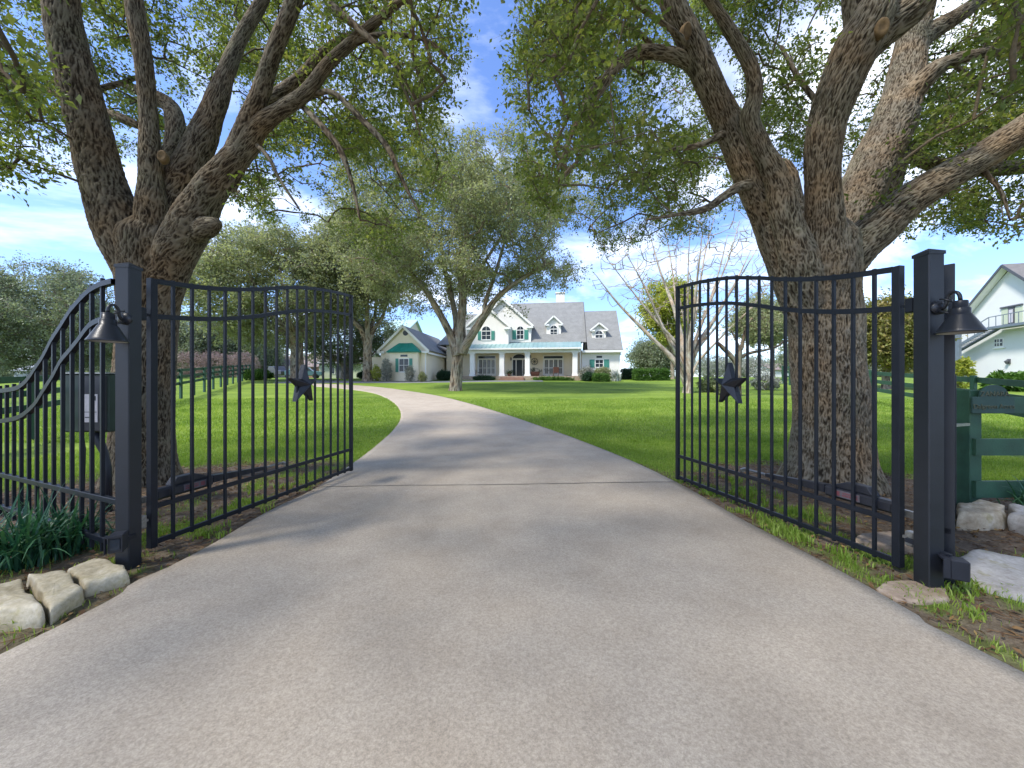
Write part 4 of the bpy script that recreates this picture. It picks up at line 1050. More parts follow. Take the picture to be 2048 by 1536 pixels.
# porch furniture and pots
def planter(label, px, d, r, h, leafm, ph, seed):
    b = hp(px, d, zf); root = empty('planter', b); tag(root, label, 'planter')
    m = MB(); m.lathe([(.001, 0), (r*.7, 0), (r, h), (r*.9, h), (r*.85, h-.05), (.001, h-.05)], 20); m.build('pot', M['terracotta'], root, smooth=True)
    g = np.random.default_rng(seed); pts = g.normal(size=(26, 3))*[r*.8, r*.8, ph*.3]+[0, 0, h+ph*.35]; pts = pts[pts[:, 2] > h*.8]
    V, t, rn = leaves(pts, g, twigs=3, per=6, tl=.2, leaf=.1); link('foliage', npmesh('foliage', V, tris=t, attrs={'rnd': rn}), leafm, root)
planter('wide clay planter of dark leaves on the porch below the wheel ornament', 1070, 1.6, .55, .5, M['darkhedge'], .5, 3)
planter('small clay pot with a plant on the porch left of the front door', 1018, 1.8, .2, .35, M['hedgeleaf'], .3, 4)
planter('clay pot with a plant on the left part of the porch', 948, 1.0, .28, .5, M['darkhedge'], .35, 5)
def porch_chair(label, px, d):
    b = hp(px, d, zf); root = empty('porch_chair', b, -YAW); tag(root, label, 'chair')
    m = MB(); m.box(-.3, .3, -.28, .28, .38, .43); m.build('seat', M['terracotta'], root)
    m = MB(); m.beam((-.0, .30, .42), (0, .45, 1.0), .6, .04); m.build('backrest', M['terracotta'], root)
    for sx in (-1, 1):
        for sy in (-.25, .25): m = MB(); m.box(sx*.27-.025, sx*.27+.025, sy-.025, sy+.025, 0, .379); m.build('leg', M['terracotta'], root)
porch_chair('clay coloured porch chair in front of the right french doors', 1112, 1.2)

# ------------------------------------------------------------------ other buildings
def simple_house(name, label, px0, px1, pye, pyr, Yd, depth, wallm, roofm, zlow=-.3, front=(), doors=()):
    x0, x1 = (px0-CX)/F*Yd, (px1-CX)/F*Yd; zb = gzf((x0+x1)/2, Yd); ze, zr = H-(pye-CY)/F*Yd-zb, H-(pyr-CY)/F*(Yd+depth/2)-zb
    root = empty(name, ((x0+x1)/2, Yd, zb)); tag(root, label, 'house'); w = (x1-x0)/2
    m = MB(); m.box(-w, w, 0, depth, zlow, ze); m.prism([(.02, ze), (depth-.02, ze), (depth/2, zr-.15)], -w+.02, w-.02, 'x'); m.build('wall', wallm, root)
    m = MB(); m.slab([(-w-.4, -.5, ze-.05), (w+.4, -.5, ze-.05), (w+.4, depth/2, zr), (-w-.4, depth/2, zr)], .15); m.slab([(-w-.4, depth/2, zr), (w+.4, depth/2, zr), (w+.4, depth+.5, ze-.05), (-w-.4, depth+.5, ze-.05)], .15); m.build('roof', roofm, root)
    for (a, b, c, d2) in front:
        X0, X1 = (a-CX)/F*Yd-(x0+x1)/2, (b-CX)/F*Yd-(x0+x1)/2; Z0, Z1 = H-(d2-CY)/F*Yd-zb, H-(c-CY)/F*Yd-zb
        m = MB(); m.box(X0-.1, X1+.1, -.06, -.002, Z0-.1, Z1+.1); f = m.build('window', TR, root); m = MB(); m.box(X0, X1, -.085, -.061, Z0, Z1); m.build('pane', M['glass'], f)
    for (a, b, c, mt) in doors:
        X0, X1 = (a-CX)/F*Yd-(x0+x1)/2, (b-CX)/F*Yd-(x0+x1)/2; Z1 = H-(c-CY)/F*Yd-zb
        m = MB(); m.box(X0, X1, -.05, -.002, .0, Z1); m.build('door', mt, root)
    return root
simple_house('garage', 'pale green garage with a grey roof behind the left driveway trees', 638, 722, 726, 704, 54, 11, M['palegreen'], M['shingle'], front=((663, 669, 733, 747), (690, 699, 732, 744)), doors=((672, 684, 731, M['darktrim']),))
simple_house('house', 'low brick house with brown roof far beyond the left gate leaf', 588, 634, 733, 706, 66, 12, M['brick'], M['brownroof'], front=((612, 620, 736, 746),), doors=((626, 632, 731, M['darktrim']),))
simple_house('house', 'long low beige house far behind the fence on the left', 484, 572, 734, 712, 82, 14, M['beige'], M['brownroof'], front=((500, 506, 739, 747), (552, 560, 737, 747)))
simple_house('shed', 'weathered grey shed in the far left field', 28, 62, 741, 731, 78, 6, M['grey_shed'], M['grey_shed'], front=((36, 40, 743, 747),))
b = simple_house('house', 'pale distant house with a teal metal roof behind the garage wing', 768, 812, 660, 640, 62, 12, M['beige'], M['tealroof'])
simple_house('house', 'far white house seen between the star and the right oak', 1545, 1600, 739, 727, 95, 10, M['house_white'], M['brownroof'], front=((1562, 1566, 742, 747), (1580, 1584, 742, 747)))
# white farmhouse at the right edge: gable end towards the driveway
def right_house():
    A13 = R(13); ux, uy = -math.sin(A13), -math.cos(A13); O = (46.0, 35.0); zb = gzf(44, 35)
    def X(p): t = (p-CX)/F; return (t*O[1]-O[0])/(ux-t*uy)
    def Z(py, p): return H-(py-CY)/F*(O[1]+uy*X(p))-zb
    rz = math.atan2(uy, ux); root = empty('white_house', (O[0], O[1], zb), rz); tag(root, 'tall white gabled house at the right edge with an outside stair', 'house')
    hw = 5.7; za = Z(531, 2010); ze = Z(662, 1902); m = MB()
    m.prism([(-hw, -.6), (hw, -.6), (hw, ze), (0, za-.35), (-hw, ze)], 0, 14); m.build('wall', M['house_white'], root)
    sl = (za-ze)/hw
    for s in (-1, 1):
        xe = s*(hw+.55); z_e = ze-.55*sl; q = [Vector(v) for v in ((xe, -.7, z_e), (0, -.7, za), (0, 14.5, za), (xe, 14.5, z_e))]
        if (q[1]-q[0]).cross(q[2]-q[0]).z < 0: q = q[::-1]
        m = MB(); m.slab(q, .12); m.build('roof', M['roof_right'], root)
        m = MB(); m.beam((xe, -.72, z_e-.14), (0, -.72, za-.14), .05, .22); m.build('rake_board', M['darktrim'], root)
        m = MB(); m.beam((xe*.985, -.36, z_e-.20), (0, -.36, za-.26), .62, .04); m.build('soffit', TR, root)
    m = MB(); m.box(X(2004), X(2017), -.05, -.002, Z(648, 2012), Z(618, 2012)); m.box(X(2031), X(2046), -.05, -.002, Z(648, 2038), Z(614, 2038)); m.build('shutter', M['palegreen'], root)
    m = MB(); m.box(X(2018), X(2030), -.08, -.002, Z(649, 2024), Z(614, 2024)); m.box(X(2003), X(2047), -.14, -.002, Z(614, 2024)+.002, Z(614, 2024)+.14); f = m.build('door', M['darktrim'], root)
    m = MB(); m.box(X(2020), X(2028), -.10, -.081, Z(645, 2024), Z(619, 2024)); m.build('pane', M['sticker'], f)
    m = MB(); m.box(X(1990.5), X(2007.5), -.06, -.002, Z(693, 1999)-.08, Z(678, 1999)+.08); m.box(X(1988), X(2010), -.12, -.002, Z(697, 1999), Z(697, 1999)+.1); f = m.build('window', TR, root)
    a, b, z0, z1 = X(1991.5), X(2006.5), Z(692, 1999), Z(678.5, 1999); m = MB(); m.box(a, b, -.09, -.061, z0, z1); m.build('pane', M['glass'], f)
    m = MB()
    for t in (.33, .66): m.box(a+(b-a)*t-.03, a+(b-a)*t+.03, -.11, -.091, z0, z1)
    m.box(a, b, -.11, -.0915, (z0+z1)/2-.03, (z0+z1)/2+.03); m.build('frame', TR, f)
    c = X(2019); m = MB(); m.box(c-.12, c+.12, -.10, -.002, Z(728, 2019), Z(718, 2019)); m.lathe([(.05, 0), (.16, .25), (.001, .4)], 8, (c, -.22, Z(728, 2019))); m.build('wall_light', M['darktrim'], root)
    st = empty('outside_stair', (O[0], O[1], zb), rz); tag(st, 'grey outside stair with railings rising to the upper door of the white house', 'stair'); d = -.75
    zl = Z(652, 2018); zf0 = Z(702, 1926)
    m = MB(); m.box(X(2008), X(2090), -1.25, -.15, zl-.22, zl); m.build('landing', M['bluegrey'], st)
    a, b = Vector((X(1926), d, zf0)), Vector((X(2010), d, zl-.08))
    m = MB()
    for o in (-.42, .42): m.beam(a+Vector((0, o, 0)), b+Vector((0, o, 0)), .07, .28)
    m.build('stringer', M['bluegrey'], st)
    m = MB()
    for i in range(18): q = a.lerp(b, (i+.5)/18); m.box(q.x-.14, q.x+.14, d-.375, d+.375, q.z-.02, q.z+.02)
    m.build('tread', M['bluegrey'], st)
    m = MB(); up = Vector((0, -.46, .98)); m.beam(a+up, b+up, .05, .07); e = Vector((X(2090), d-.46, zl+.95)); m.beam(b+up, e, .05, .07)
    for i in range(7): q = a.lerp(b, i/6); m.beam(q+Vector((0, -.46, 0)), q+up, .04, .04)
    for i in range(1, 6): q = (b+up).lerp(e, i/5); m.beam(q-Vector((0, 0, .95)), q, .04, .04)
    m.build('railing', M['bluegrey'], st)
    m = MB(); m.box(X(1943), X(1953), d-.65, d-.45, -.4, Z(668, 1948)); m.build('support', M['bluegrey'], st)
    m = MB(); m.box(X(1929), X(1932), d-.1, d+.1, -.4, Z(700, 1930)); m.build('support', M['bluegrey'], st)
    m = MB(); x0, x1 = X(1938), X(1986); zt = Z(743, 1960); m.box(x0, x1, -1.9, -1.85, -.4, zt)
    for i in range(14): x = x0+(x1-x0)*i/14; m.box(x, x+.07, -1.93, -1.902, -.4, zt-.03)
    m.build('enclosure', M['bluegrey'], st)
right_house()

# cars far on the left
def car(label, px, Yd, paint, rz, s=1.0, truck=False):
    x = (px-CX)/F*Yd; root = empty('parked_car', (x, Yd, gzf(x, Yd)), rz); tag(root, label, 'car', 'parked cars')
    body = [(-2.2, .35), (2.2, .35), (2.25, .75), (2.1, .95), (1.1, 1.0), (.55, 1.48), (-1.2, 1.5), (-1.9, 1.02), (-2.25, .95)]
    if truck: body = [(-2.6, .45), (2.6, .45), (2.65, .95), (2.5, 1.12), (1.4, 1.18), (.9, 1.75), (-.4, 1.77), (-.6, 1.18), (-2.6, 1.16)]
    m = MB(); m.prism(body, -.88, .88); m.build('body', paint, root, bevel=.08)
    gl = [(1.0, 1.02), (.55, 1.42), (-1.15, 1.44), (-1.7, 1.03)] if not truck else [(1.3, 1.2), (.87, 1.68), (-.35, 1.70), (-.5, 1.2)]
    m = MB(); m.prism(gl, -.90, -.884); m.prism(gl, .884, .90); m.build('window', M['glass'], root)
    for wx in (-1.35, 1.4):
        for wy in (-.86, .86):
            m = MB(); m.lathe([(.001, -.1), (.2, -.1), (.33, -.09), (.34, 0), (.33, .09), (.2, .1), (.001, .1)], 18); m.v = [(wx+v[0], wy+v[2], .34+v[1]) for v in m.v]; m.build('wheel', M['rubber'], root, smooth=True)
car('teal parked car beside the low brick house', 609, 52, M['carpaint'], R(20))
car('dark parked pickup truck in front of the long beige house', 551, 58, M['cardark'], R(-25), truck=True)

# ------------------------------------------------------------------ the two big oaks
POLY_L = [(-600,-700),(966,-700),(966,0),(957,90),(950,190),(908,262),(940,320),(930,380),(890,430),(850,480),(800,530),(735,550),(690,505),(650,470),(560,462),(480,445),(436,410),(430,330),(500,250),(430,240),(380,330),(290,300),(240,345),(200,345),(150,385),(60,385),(0,385),(-600,420)]
HOLES_L = [(540,300,960,560,.32),(620,40,970,300,.62),(0,20,80,110,.4),(430,140,500,215,.35),(232,250,285,420,.3),(590,30,680,80,.6),(430,330,520,430,.45),(480,290,640,470,.55),(0,250,200,400,.75)]
limbs_L = [
 ([(284,985,5.55,74),(284,900,5.55,67),(288,780,5.55,63),(298,640,5.55,63),(303,540,5.5,70),(306,482,5.46,78),(312,440,5.48,46),(316,405,5.5,10)], dict(amp=.026, flare=(1.0,.42))),
 ([(298,650,5.58,40),(284,560,5.5,50),(245,470,5.4,52),(205,360,5.3,47),(184,270,5.2,44),(160,180,5.1,42),(136,90,5.0,41),(122,0,4.9,39),(112,-150,4.8,34),(120,-330,4.7,24)], dict(amp=.024, res=.016)),
 ([(300,600,5.55,40),(303,510,5.4,42),(303,430,5.3,35),(302,340,5.25,26),(297,230,5.2,19),(288,130,5.1,19),(272,30,5.0,20),(258,-80,4.9,17),(240,-220,4.8,11)], dict(amp=.018)),
 ([(300,640,5.6,40),(322,545,5.6,50),(340,450,5.6,54),(362,372,5.6,44),(398,290,5.6,36),(430,210,5.65,27),(455,140,5.7,20),(482,75,5.8,17),(525,0,5.9,15),(560,-90,6.0,11)], dict(amp=.022)),
 ([(306,660,5.6,40),(338,540,5.45,48),(380,450,5.22,50),(420,380,5.1,40),(458,330,5.0,33),(492,292,5.0,29),(518,252,4.95,24),(565,218,4.9,19),(612,185,4.85,17),(655,130,4.8,15),(700,88,4.7,14),(750,45,4.6,12),(830,-20,4.5,8)], dict(amp=.020)),
 ([(452,375,5.1,22),(472,325,5.0,24),(494,255,4.95,25),(520,190,4.85,22),(545,110,4.75,19),(585,10,4.65,19),(610,-70,4.6,15),(640,-180,4.5,9)], dict(amp=.018)),
 ([(440,360,5.5,20),(500,225,5.5,17),(555,190,5.55,17),(605,150,5.6,14),(640,110,5.7,11),(690,75,5.8,9),(760,60,5.9,6)], dict(amp=.014)),
 ([(310,330,5.9,18),(345,300,6.0,22),(350,240,6.1,20),(330,205,6.3,14),(250,170,6.5,8)], dict(amp=.014)),
 ([(385,470,5.25,26),(412,455,5.12,25),(430,447,5.03,15),(437,445,5.0,4)], dict(amp=.02)),
]
thin_L = [
 [(600,205,5.0,6),(660,184,4.8,6),(720,235,4.7,6),(775,295,4.6,6),(800,350,4.55,4),(840,430,4.5,2)],
 [(596,205,5.05,5),(640,248,4.75,6),(680,300,4.7,6),(705,370,4.65,4),(720,440,4.6,2.5)],
 [(495,275,5.1,4),(535,312,4.85,4),(560,360,4.8,3),(600,420,4.8,2)],
 [(172,205,5.15,6),(120,190,5.3,7),(40,165,5.4,6),(-60,150,5.5,5)],
 [(190,180,5.6,8),(260,160,6,6),(290,145,6.3,4)],
 [(285,255,6.0,7),(240,235,6.1,9),(180,210,6.2,6)],
 [(700,90,4.7,9),(760,70,4.6,7),(850,80,4.5,5),(910,130,4.4,3)],
 [(660,10,4.6,9),(720,60,4.5,7),(790,130,4.4,5),(840,220,4.4,3)],
]
big_oak('large shade-darkened oak behind the left gate post, nearest tree on the left', limbs_L, thin_L, (-4.6, 4.4, 6.6), (7.4, 8.4, 4.6), POLY_L, HOLES_L, 4200, M['bark'], 11, None,
        scars=[(P(324,312,5.06), (.35,-1,.05), .06)])
POLY_R = [(986,-700),(2900,-700),(2900,520),(2048,500),(1990,508),(1930,475),(1890,505),(1850,460),(1800,500),(1740,525),(1700,440),(1560,320),(1500,430),(1440,450),(1420,485),(1330,490),(1250,505),(1200,525),(1150,470),(1060,440),(1020,370),(1000,300),(1003,220),(988,120)]
HOLES_R = [(980,330,1480,560,.55),(980,0,1350,330,.72),(1425,70,1480,250,.05),(1400,230,1470,400,.3),(1290,130,1400,260,.45),(1505,120,1570,330,.5),(1780,300,2048,420,.55),(1480,250,1560,420,.3),(1840,30,1900,120,.5),(1190,260,1330,330,.6),(1130,300,1200,470,.6),(1700,440,1830,530,.5)]
limbs_R = [
 ([(1664,985,5.55,98),(1662,900,5.55,84),(1660,800,5.55,79),(1652,700,5.55,76),(1645,600,5.5,76),(1640,540,5.45,84),(1638,490,5.42,80),(1640,440,5.45,46),(1640,405,5.5,10)], dict(amp=.028, flare=(1.1,.40))),
 ([(1645,700,5.55,50),(1606,585,5.48,54),(1565,490,5.45,46),(1530,410,5.4,40),(1499,345,5.3,37),(1462,260,5.2,34),(1420,170,5.0,31),(1388,95,4.9,30),(1352,25,4.8,28),(1325,-60,4.7,24),(1280,-200,4.6,15)], dict(amp=.024)),
 ([(1640,680,5.55,36),(1604,545,5.28,44),(1570,430,5.1,33),(1550,350,5.0,27),(1522,295,4.9,23),(1500,240,4.8,20),(1509,190,4.7,17),(1502,135,4.6,17),(1468,75,4.5,16),(1434,20,4.4,13),(1408,-20,4.3,12),(1360,-120,4.2,7)], dict(amp=.018)),
 ([(1650,680,5.55,44),(1650,560,5.3,50),(1650,460,5.15,41),(1645,360,5.0,37),(1652,260,4.85,39),(1678,175,4.7,41),(1715,90,4.55,44),(1740,40,4.45,42),(1765,-40,4.35,32),(1790,-180,4.2,20)], dict(amp=.026)),
 ([(1720,95,4.6,36),(1770,55,4.5,34),(1815,20,4.4,32),(1860,-30,4.3,28),(1950,-150,4.2,18)], dict(amp=.022)),
 ([(1715,80,4.55,26),(1708,20,4.5,25),(1700,-60,4.4,22),(1680,-180,4.3,14)], dict(amp=.02)),
 ([(1652,690,5.58,40),(1660,575,5.66,46),(1705,430,5.9,48),(1745,330,6.1,44),(1785,250,6.2,42),(1808,170,6.3,38),(1822,90,6.4,33),(1840,10,6.5,30),(1860,-90,6.6,22)], dict(amp=.024)),
 ([(1652,690,5.55,40),(1664,585,5.48,42),(1700,512,5.34,40),(1758,455,5.2,38),(1800,415,5.1,33),(1850,380,5.0,30),(1900,350,4.95,28),(1950,322,4.9,27),(2000,290,4.85,27),(2060,250,4.8,26),(2160,180,4.7,20),(2300,90,4.6,12)], dict(amp=.022)),
 ([(1740,440,6.2,36),(1765,380,6.3,32),(1786,330,6.4,26),(1806,302,6.5,20),(1850,322,6.5,17),(1905,342,6.6,17),(1975,338,6.6,15),(2050,333,6.7,14),(2150,320,6.8,9)], dict(amp=.018)),
 ([(1800,205,6.2,26),(1860,148,6.0,17),(1900,124,5.9,13),(1960,108,5.8,11),(2050,94,5.7,10),(2150,80,5.6,6)], dict(amp=.014)),
 ([(1825,90,6.4,24),(1862,64,6.4,17),(1915,32,6.4,15),(1960,0,6.4,13),(2030,-60,6.4,9)], dict(amp=.014)),
 ([(1440,215,5.1,30),(1395,140,5.0,22),(1365,118,4.95,19),(1318,105,4.9,17),(1270,108,4.85,15),(1232,135,4.8,11),(1195,190,4.75,7),(1150,240,4.7,4)], dict(amp=.014)),
 ([(1590,480,5.9,30),(1585,370,6.0,17),(1565,330,6.1,16),(1545,345,6.2,14),(1520,300,6.3,8)], dict(amp=.014)),
]
thin_R = [
 [(1500,370,5.2,11),(1478,374,5.1,10),(1449,392,5.05,8),(1409,418,5.0,7),(1349,430,5.0,4),(1290,440,5.0,2)],
 [(1232,135,4.8,7),(1190,170,4.7,6),(1160,230,4.65,5),(1135,290,4.6,4),(1110,350,4.6,2)],
 [(1318,105,4.9,7),(1270,60,4.8,6),(1200,30,4.7,5),(1120,20,4.6,3)],
 [(1390,100,4.9,9),(1330,50,4.6,7),(1240,-10,4.4,6)],
 [(1460,260,5.2,9),(1400,290,5.0,6),(1330,300,4.9,4)],
 [(1950,325,4.9,9),(2000,380,4.8,6),(2020,440,4.8,3)],
 [(1900,124,5.9,7),(1960,170,5.9,6),(2030,210,5.9,4)],
 [(1655,230,4.9,9),(1600,160,4.9,7),(1560,90,4.9,5)],
]
big_oak('massive many-limbed oak behind the right gate leaf, nearest tree on the right', limbs_R, thin_R, (4.6, 4.7, 6.6), (7.2, 8.0, 4.6), POLY_R, HOLES_R, 4600, M['bark_light'], 23, None,
        scars=[(P(1765,54,4.27), (-.35,-1,-.25), .07), (P(1374,62,4.72), (.2,-1,-.3), .07)])

# ------------------------------------------------------------------ trees on the lawn and beyond
pxl = limbpx
b0 = G(911, 781); Y0 = b0.y
L_ = [pxl([(911,790,Y0,13.5),(912,765,Y0,11.5),(915,725,Y0,11),(918,690,Y0,11.5)]),
      pxl([(918,712,Y0,13),(900,668,Y0,7.5),(878,625,Y0-.5,6.5),(850,580,Y0-1,5),(812,535,Y0-1.5,3.5),(760,490,Y0-2,2)]),
      pxl([(917,705,Y0,12),(912,640,Y0+.5,6),(902,590,Y0+1,5),(890,540,Y0+1.5,4),(880,470,Y0+2,2.5)]),
      pxl([(920,710,Y0,14),(922,650,Y0,9),(926,590,Y0,8),(922,530,Y0,6),(935,450,Y0,4.5),(945,360,Y0,2.5)]),
      pxl([(922,705,Y0,12),(940,676,Y0-.3,8.5),(970,630,Y0-.8,7),(995,595,Y0-1.2,5.5),(1040,560,Y0-1.5,4.5),(1110,520,Y0-2,2.5)]),
      pxl([(968,633,Y0-.8,5),(972,600,Y0-.5,4),(990,550,Y0,3.5),(1010,480,Y0+.5,2.5)]),
      pxl([(924,600,Y0,5),(945,560,Y0+.8,4),(985,500,Y0+1.4,3),(1030,430,Y0+2,2)])]
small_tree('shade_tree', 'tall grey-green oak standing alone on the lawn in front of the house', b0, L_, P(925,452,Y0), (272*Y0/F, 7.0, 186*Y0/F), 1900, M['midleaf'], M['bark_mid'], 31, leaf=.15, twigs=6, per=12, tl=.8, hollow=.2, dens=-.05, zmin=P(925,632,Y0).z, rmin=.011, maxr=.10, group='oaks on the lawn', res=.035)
def fork_tree(label, px, py, fork_py, trunk_px, crown_px, crown_rx, crown_py, crown_ry, leafm, seed, barkm='bark_mid', n=900, lpx=4.2, nl=6, name='shade_tree', group='oaks on the lawn', depth=None, hollow=.3, dens=-.25, Yd=None, zlo=-.2, per=8, lean=0, zmin_py=None):
    b = G(px, py) if Yd is None else onground(P(px, py, Yd)); Yq = b.y; k = Yq/F; g = np.random.default_rng(seed)
    c = P(crown_px, crown_py, Yq); rr = (crown_rx*k, depth or crown_rx*k*.85, crown_ry*k)
    tips = tips_around(c, rr, nl, g, zlo)
    lim = auto_limbs(b, (py-fork_py)*k, trunk_px*k*.40, tips, lean=(lean, 0))
    return small_tree(name, label, b, lim, c, rr, n, leafm, M[barkm], seed, leaf=lpx*1.15*k, twigs=6, per=per+4, tl=24*k, group=group, hollow=hollow, dens=dens, res=max(.04, .9*k), rmin=.35*k, maxr=trunk_px*k*.16, zmin=None if zmin_py is None else P(px, zmin_py, Yq).z)
fork_tree('broad olive-green oak rising behind the star of the left gate leaf', 594, 763, 690, 30, 548, 172, 575, 118, M['midleaf'], 41, n=1100, nl=7)
fork_tree('oak with a forked trunk at the left edge of the house', 735, 763, 692, 22, 725, 112, 535, 118, M['midleaf'], 42, n=850, zmin_py=640)
fork_tree('low spreading dark oak in front of the pale green garage', 692, 754, 726, 22, 690, 110, 672, 55, M['darkleaf'], 43, n=360, Yd=46, barkm='bark_far', zlo=-.5, lpx=3.4)
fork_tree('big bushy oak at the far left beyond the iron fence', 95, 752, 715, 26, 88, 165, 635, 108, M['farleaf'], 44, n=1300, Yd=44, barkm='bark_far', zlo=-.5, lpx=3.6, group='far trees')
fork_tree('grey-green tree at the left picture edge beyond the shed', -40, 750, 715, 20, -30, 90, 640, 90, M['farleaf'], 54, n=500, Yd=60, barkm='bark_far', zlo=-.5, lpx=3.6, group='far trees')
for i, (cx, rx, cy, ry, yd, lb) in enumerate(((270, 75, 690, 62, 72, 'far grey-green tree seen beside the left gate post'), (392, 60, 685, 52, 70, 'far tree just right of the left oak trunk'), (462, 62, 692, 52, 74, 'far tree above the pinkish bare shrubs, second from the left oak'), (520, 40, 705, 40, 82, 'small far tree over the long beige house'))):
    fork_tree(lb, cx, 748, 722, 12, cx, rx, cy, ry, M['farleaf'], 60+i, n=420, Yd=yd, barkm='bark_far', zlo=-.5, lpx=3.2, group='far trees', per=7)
for i, (cx, w, lb) in enumerate(((372, 40, 'pinkish bare shrub behind the left board fence, nearest the oak trunk'), (430, 42, 'pinkish bare shrub in the middle of the row behind the fence'), (482, 34, 'pinkish bare shrub at the right end of the row near the beige house'))):
    c = onground(P(cx, 748, 62)); shrub('bare_shrub', lb, c, (w*62/F, 2.2, 4.3), 420, M['brownshrub'], 70+i, leaf=.16, group='pinkish bare shrubs', per=7, tl=.5)
fork_tree('yellow-green tree behind the bare crape myrtle', 1345, 748, 700, 10, 1338, 52, 622, 66, M['yellowleaf'], 46, n=260, Yd=44, name='young_tree', group=None, lpx=4.6, dens=-.05, hollow=.2)
fork_tree('rusty green tree right of the right oak trunk, beyond the fence', 1772, 755, 705, 16, 1778, 78, 668, 72, M['rustleaf'], 47, n=700, Yd=27, name='young_tree', group=None, lpx=5.0, zlo=-.5, barkm='bark_far')
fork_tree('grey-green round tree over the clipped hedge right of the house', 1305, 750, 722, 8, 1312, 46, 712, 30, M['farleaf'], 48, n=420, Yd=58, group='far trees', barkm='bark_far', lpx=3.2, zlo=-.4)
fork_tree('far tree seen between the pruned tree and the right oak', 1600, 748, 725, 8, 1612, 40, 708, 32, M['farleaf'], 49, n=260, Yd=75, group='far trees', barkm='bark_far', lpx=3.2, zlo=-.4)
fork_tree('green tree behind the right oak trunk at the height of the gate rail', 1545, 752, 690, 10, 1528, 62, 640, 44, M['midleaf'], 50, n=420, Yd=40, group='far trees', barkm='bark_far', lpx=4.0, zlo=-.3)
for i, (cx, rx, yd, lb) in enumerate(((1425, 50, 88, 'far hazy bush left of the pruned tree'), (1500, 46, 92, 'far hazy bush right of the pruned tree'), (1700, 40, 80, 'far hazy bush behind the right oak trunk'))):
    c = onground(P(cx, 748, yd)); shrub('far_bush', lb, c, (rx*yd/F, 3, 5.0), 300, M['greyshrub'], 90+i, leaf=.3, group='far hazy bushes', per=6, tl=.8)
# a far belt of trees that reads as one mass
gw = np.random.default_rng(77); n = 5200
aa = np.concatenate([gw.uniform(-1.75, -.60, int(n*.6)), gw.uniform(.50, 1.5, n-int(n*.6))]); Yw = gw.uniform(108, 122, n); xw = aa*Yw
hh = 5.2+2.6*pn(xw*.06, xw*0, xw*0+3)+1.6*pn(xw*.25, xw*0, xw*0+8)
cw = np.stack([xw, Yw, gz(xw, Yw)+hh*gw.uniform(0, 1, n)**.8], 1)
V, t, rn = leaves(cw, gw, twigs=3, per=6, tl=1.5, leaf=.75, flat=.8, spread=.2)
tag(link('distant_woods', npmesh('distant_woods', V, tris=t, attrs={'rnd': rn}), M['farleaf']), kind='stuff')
# leafless crape myrtle
bc = G(1378, 786); Yc = bc.y
gc = np.random.default_rng(15)
Lc = [pxl([(1374,795,Yc,9),(1376,765,Yc,8.5),(1378,735,Yc,7),(1381,690,Yc,5)])]
for i, (tx, ty) in enumerate(((1190,548),(1216,520),(1248,500),(1272,540),(1300,470),(1330,452),(1352,490),(1382,440),(1405,470),(1430,430),(1455,470),(1480,440),(1502,500),(1530,470),(1545,560),(1505,570))):
    dYc = gc.uniform(-2.2, 2.2); by = gc.uniform(715, 770); r0 = 6.4 if i in (0, 4, 8, 12) else gc.uniform(3.2, 4.6); d = tx-1376
    Lc.append(pxl([(1376+d*.01,by+14,Yc,r0),(1376+d*.13,by-(by-ty)*.16,Yc+dYc*.15,r0*.86),(1376+d*.42+gc.uniform(-6,6),by-(by-ty)*.43,Yc+dYc*.45,r0*.6),(1376+d*.72+gc.uniform(-6,6),by-(by-ty)*.72,Yc+dYc*.75,r0*.34),(tx,ty,Yc+dYc,.7)]))
gq = np.random.default_rng(5)
small_tree('crape_myrtle', 'pale leafless crape myrtle spreading at the left end of the right gate leaf', bc, Lc, P(1372,545,Yc), (190*Yc/F, 4.5, 118*Yc/F), 900, None, M['bark_crape'], 51, crown=False, rmin=.013, fr=.30, maxr=.03, hollow=.1, dens=-.9, sag=-.05, jit=.03, zmin=P(1372, 660, Yc).z, res=.03)
# pruned little tree behind the star on the right
bp = G(1478, 792); Yp = bp.y
Lp = [pxl([(1476,800,Yp,6.5),(1477,770,Yp,6),(1477,745,Yp,6),(1478,715,Yp,6),(1480,695,Yp,5)]), pxl([(1478,735,Yp,5),(1462,712,Yp,5),(1445,695,Yp,4.5),(1434,683,Yp,2.5)]),
      pxl([(1480,715,Yp,4),(1500,706,Yp,3),(1530,700,Yp,2.4),(1556,692,Yp,2),(1570,682,Yp,1.8),(1592,682,Yp,1.2)]), pxl([(1479,700,Yp,4.2),(1472,680,Yp,2.4),(1462,660,Yp,1.8)]), pxl([(1482,700,Yp,4.4),(1488,672,Yp,3.2),(1492,655,Yp,2.4),(1505,635,Yp,1.8)])]
small_tree('pruned_tree', 'small hard-pruned tree with dark stubby limbs behind the right star', bp, Lp, P(1520,650,Yp), (50*Yp/F, 1.2, 26*Yp/F), 50, M['midleaf'], M['bark'], 52, leaf=.12, twigs=4, per=6, tl=.5, hollow=.1, dens=-.6, rmin=.009, maxr=.04, res=.02)

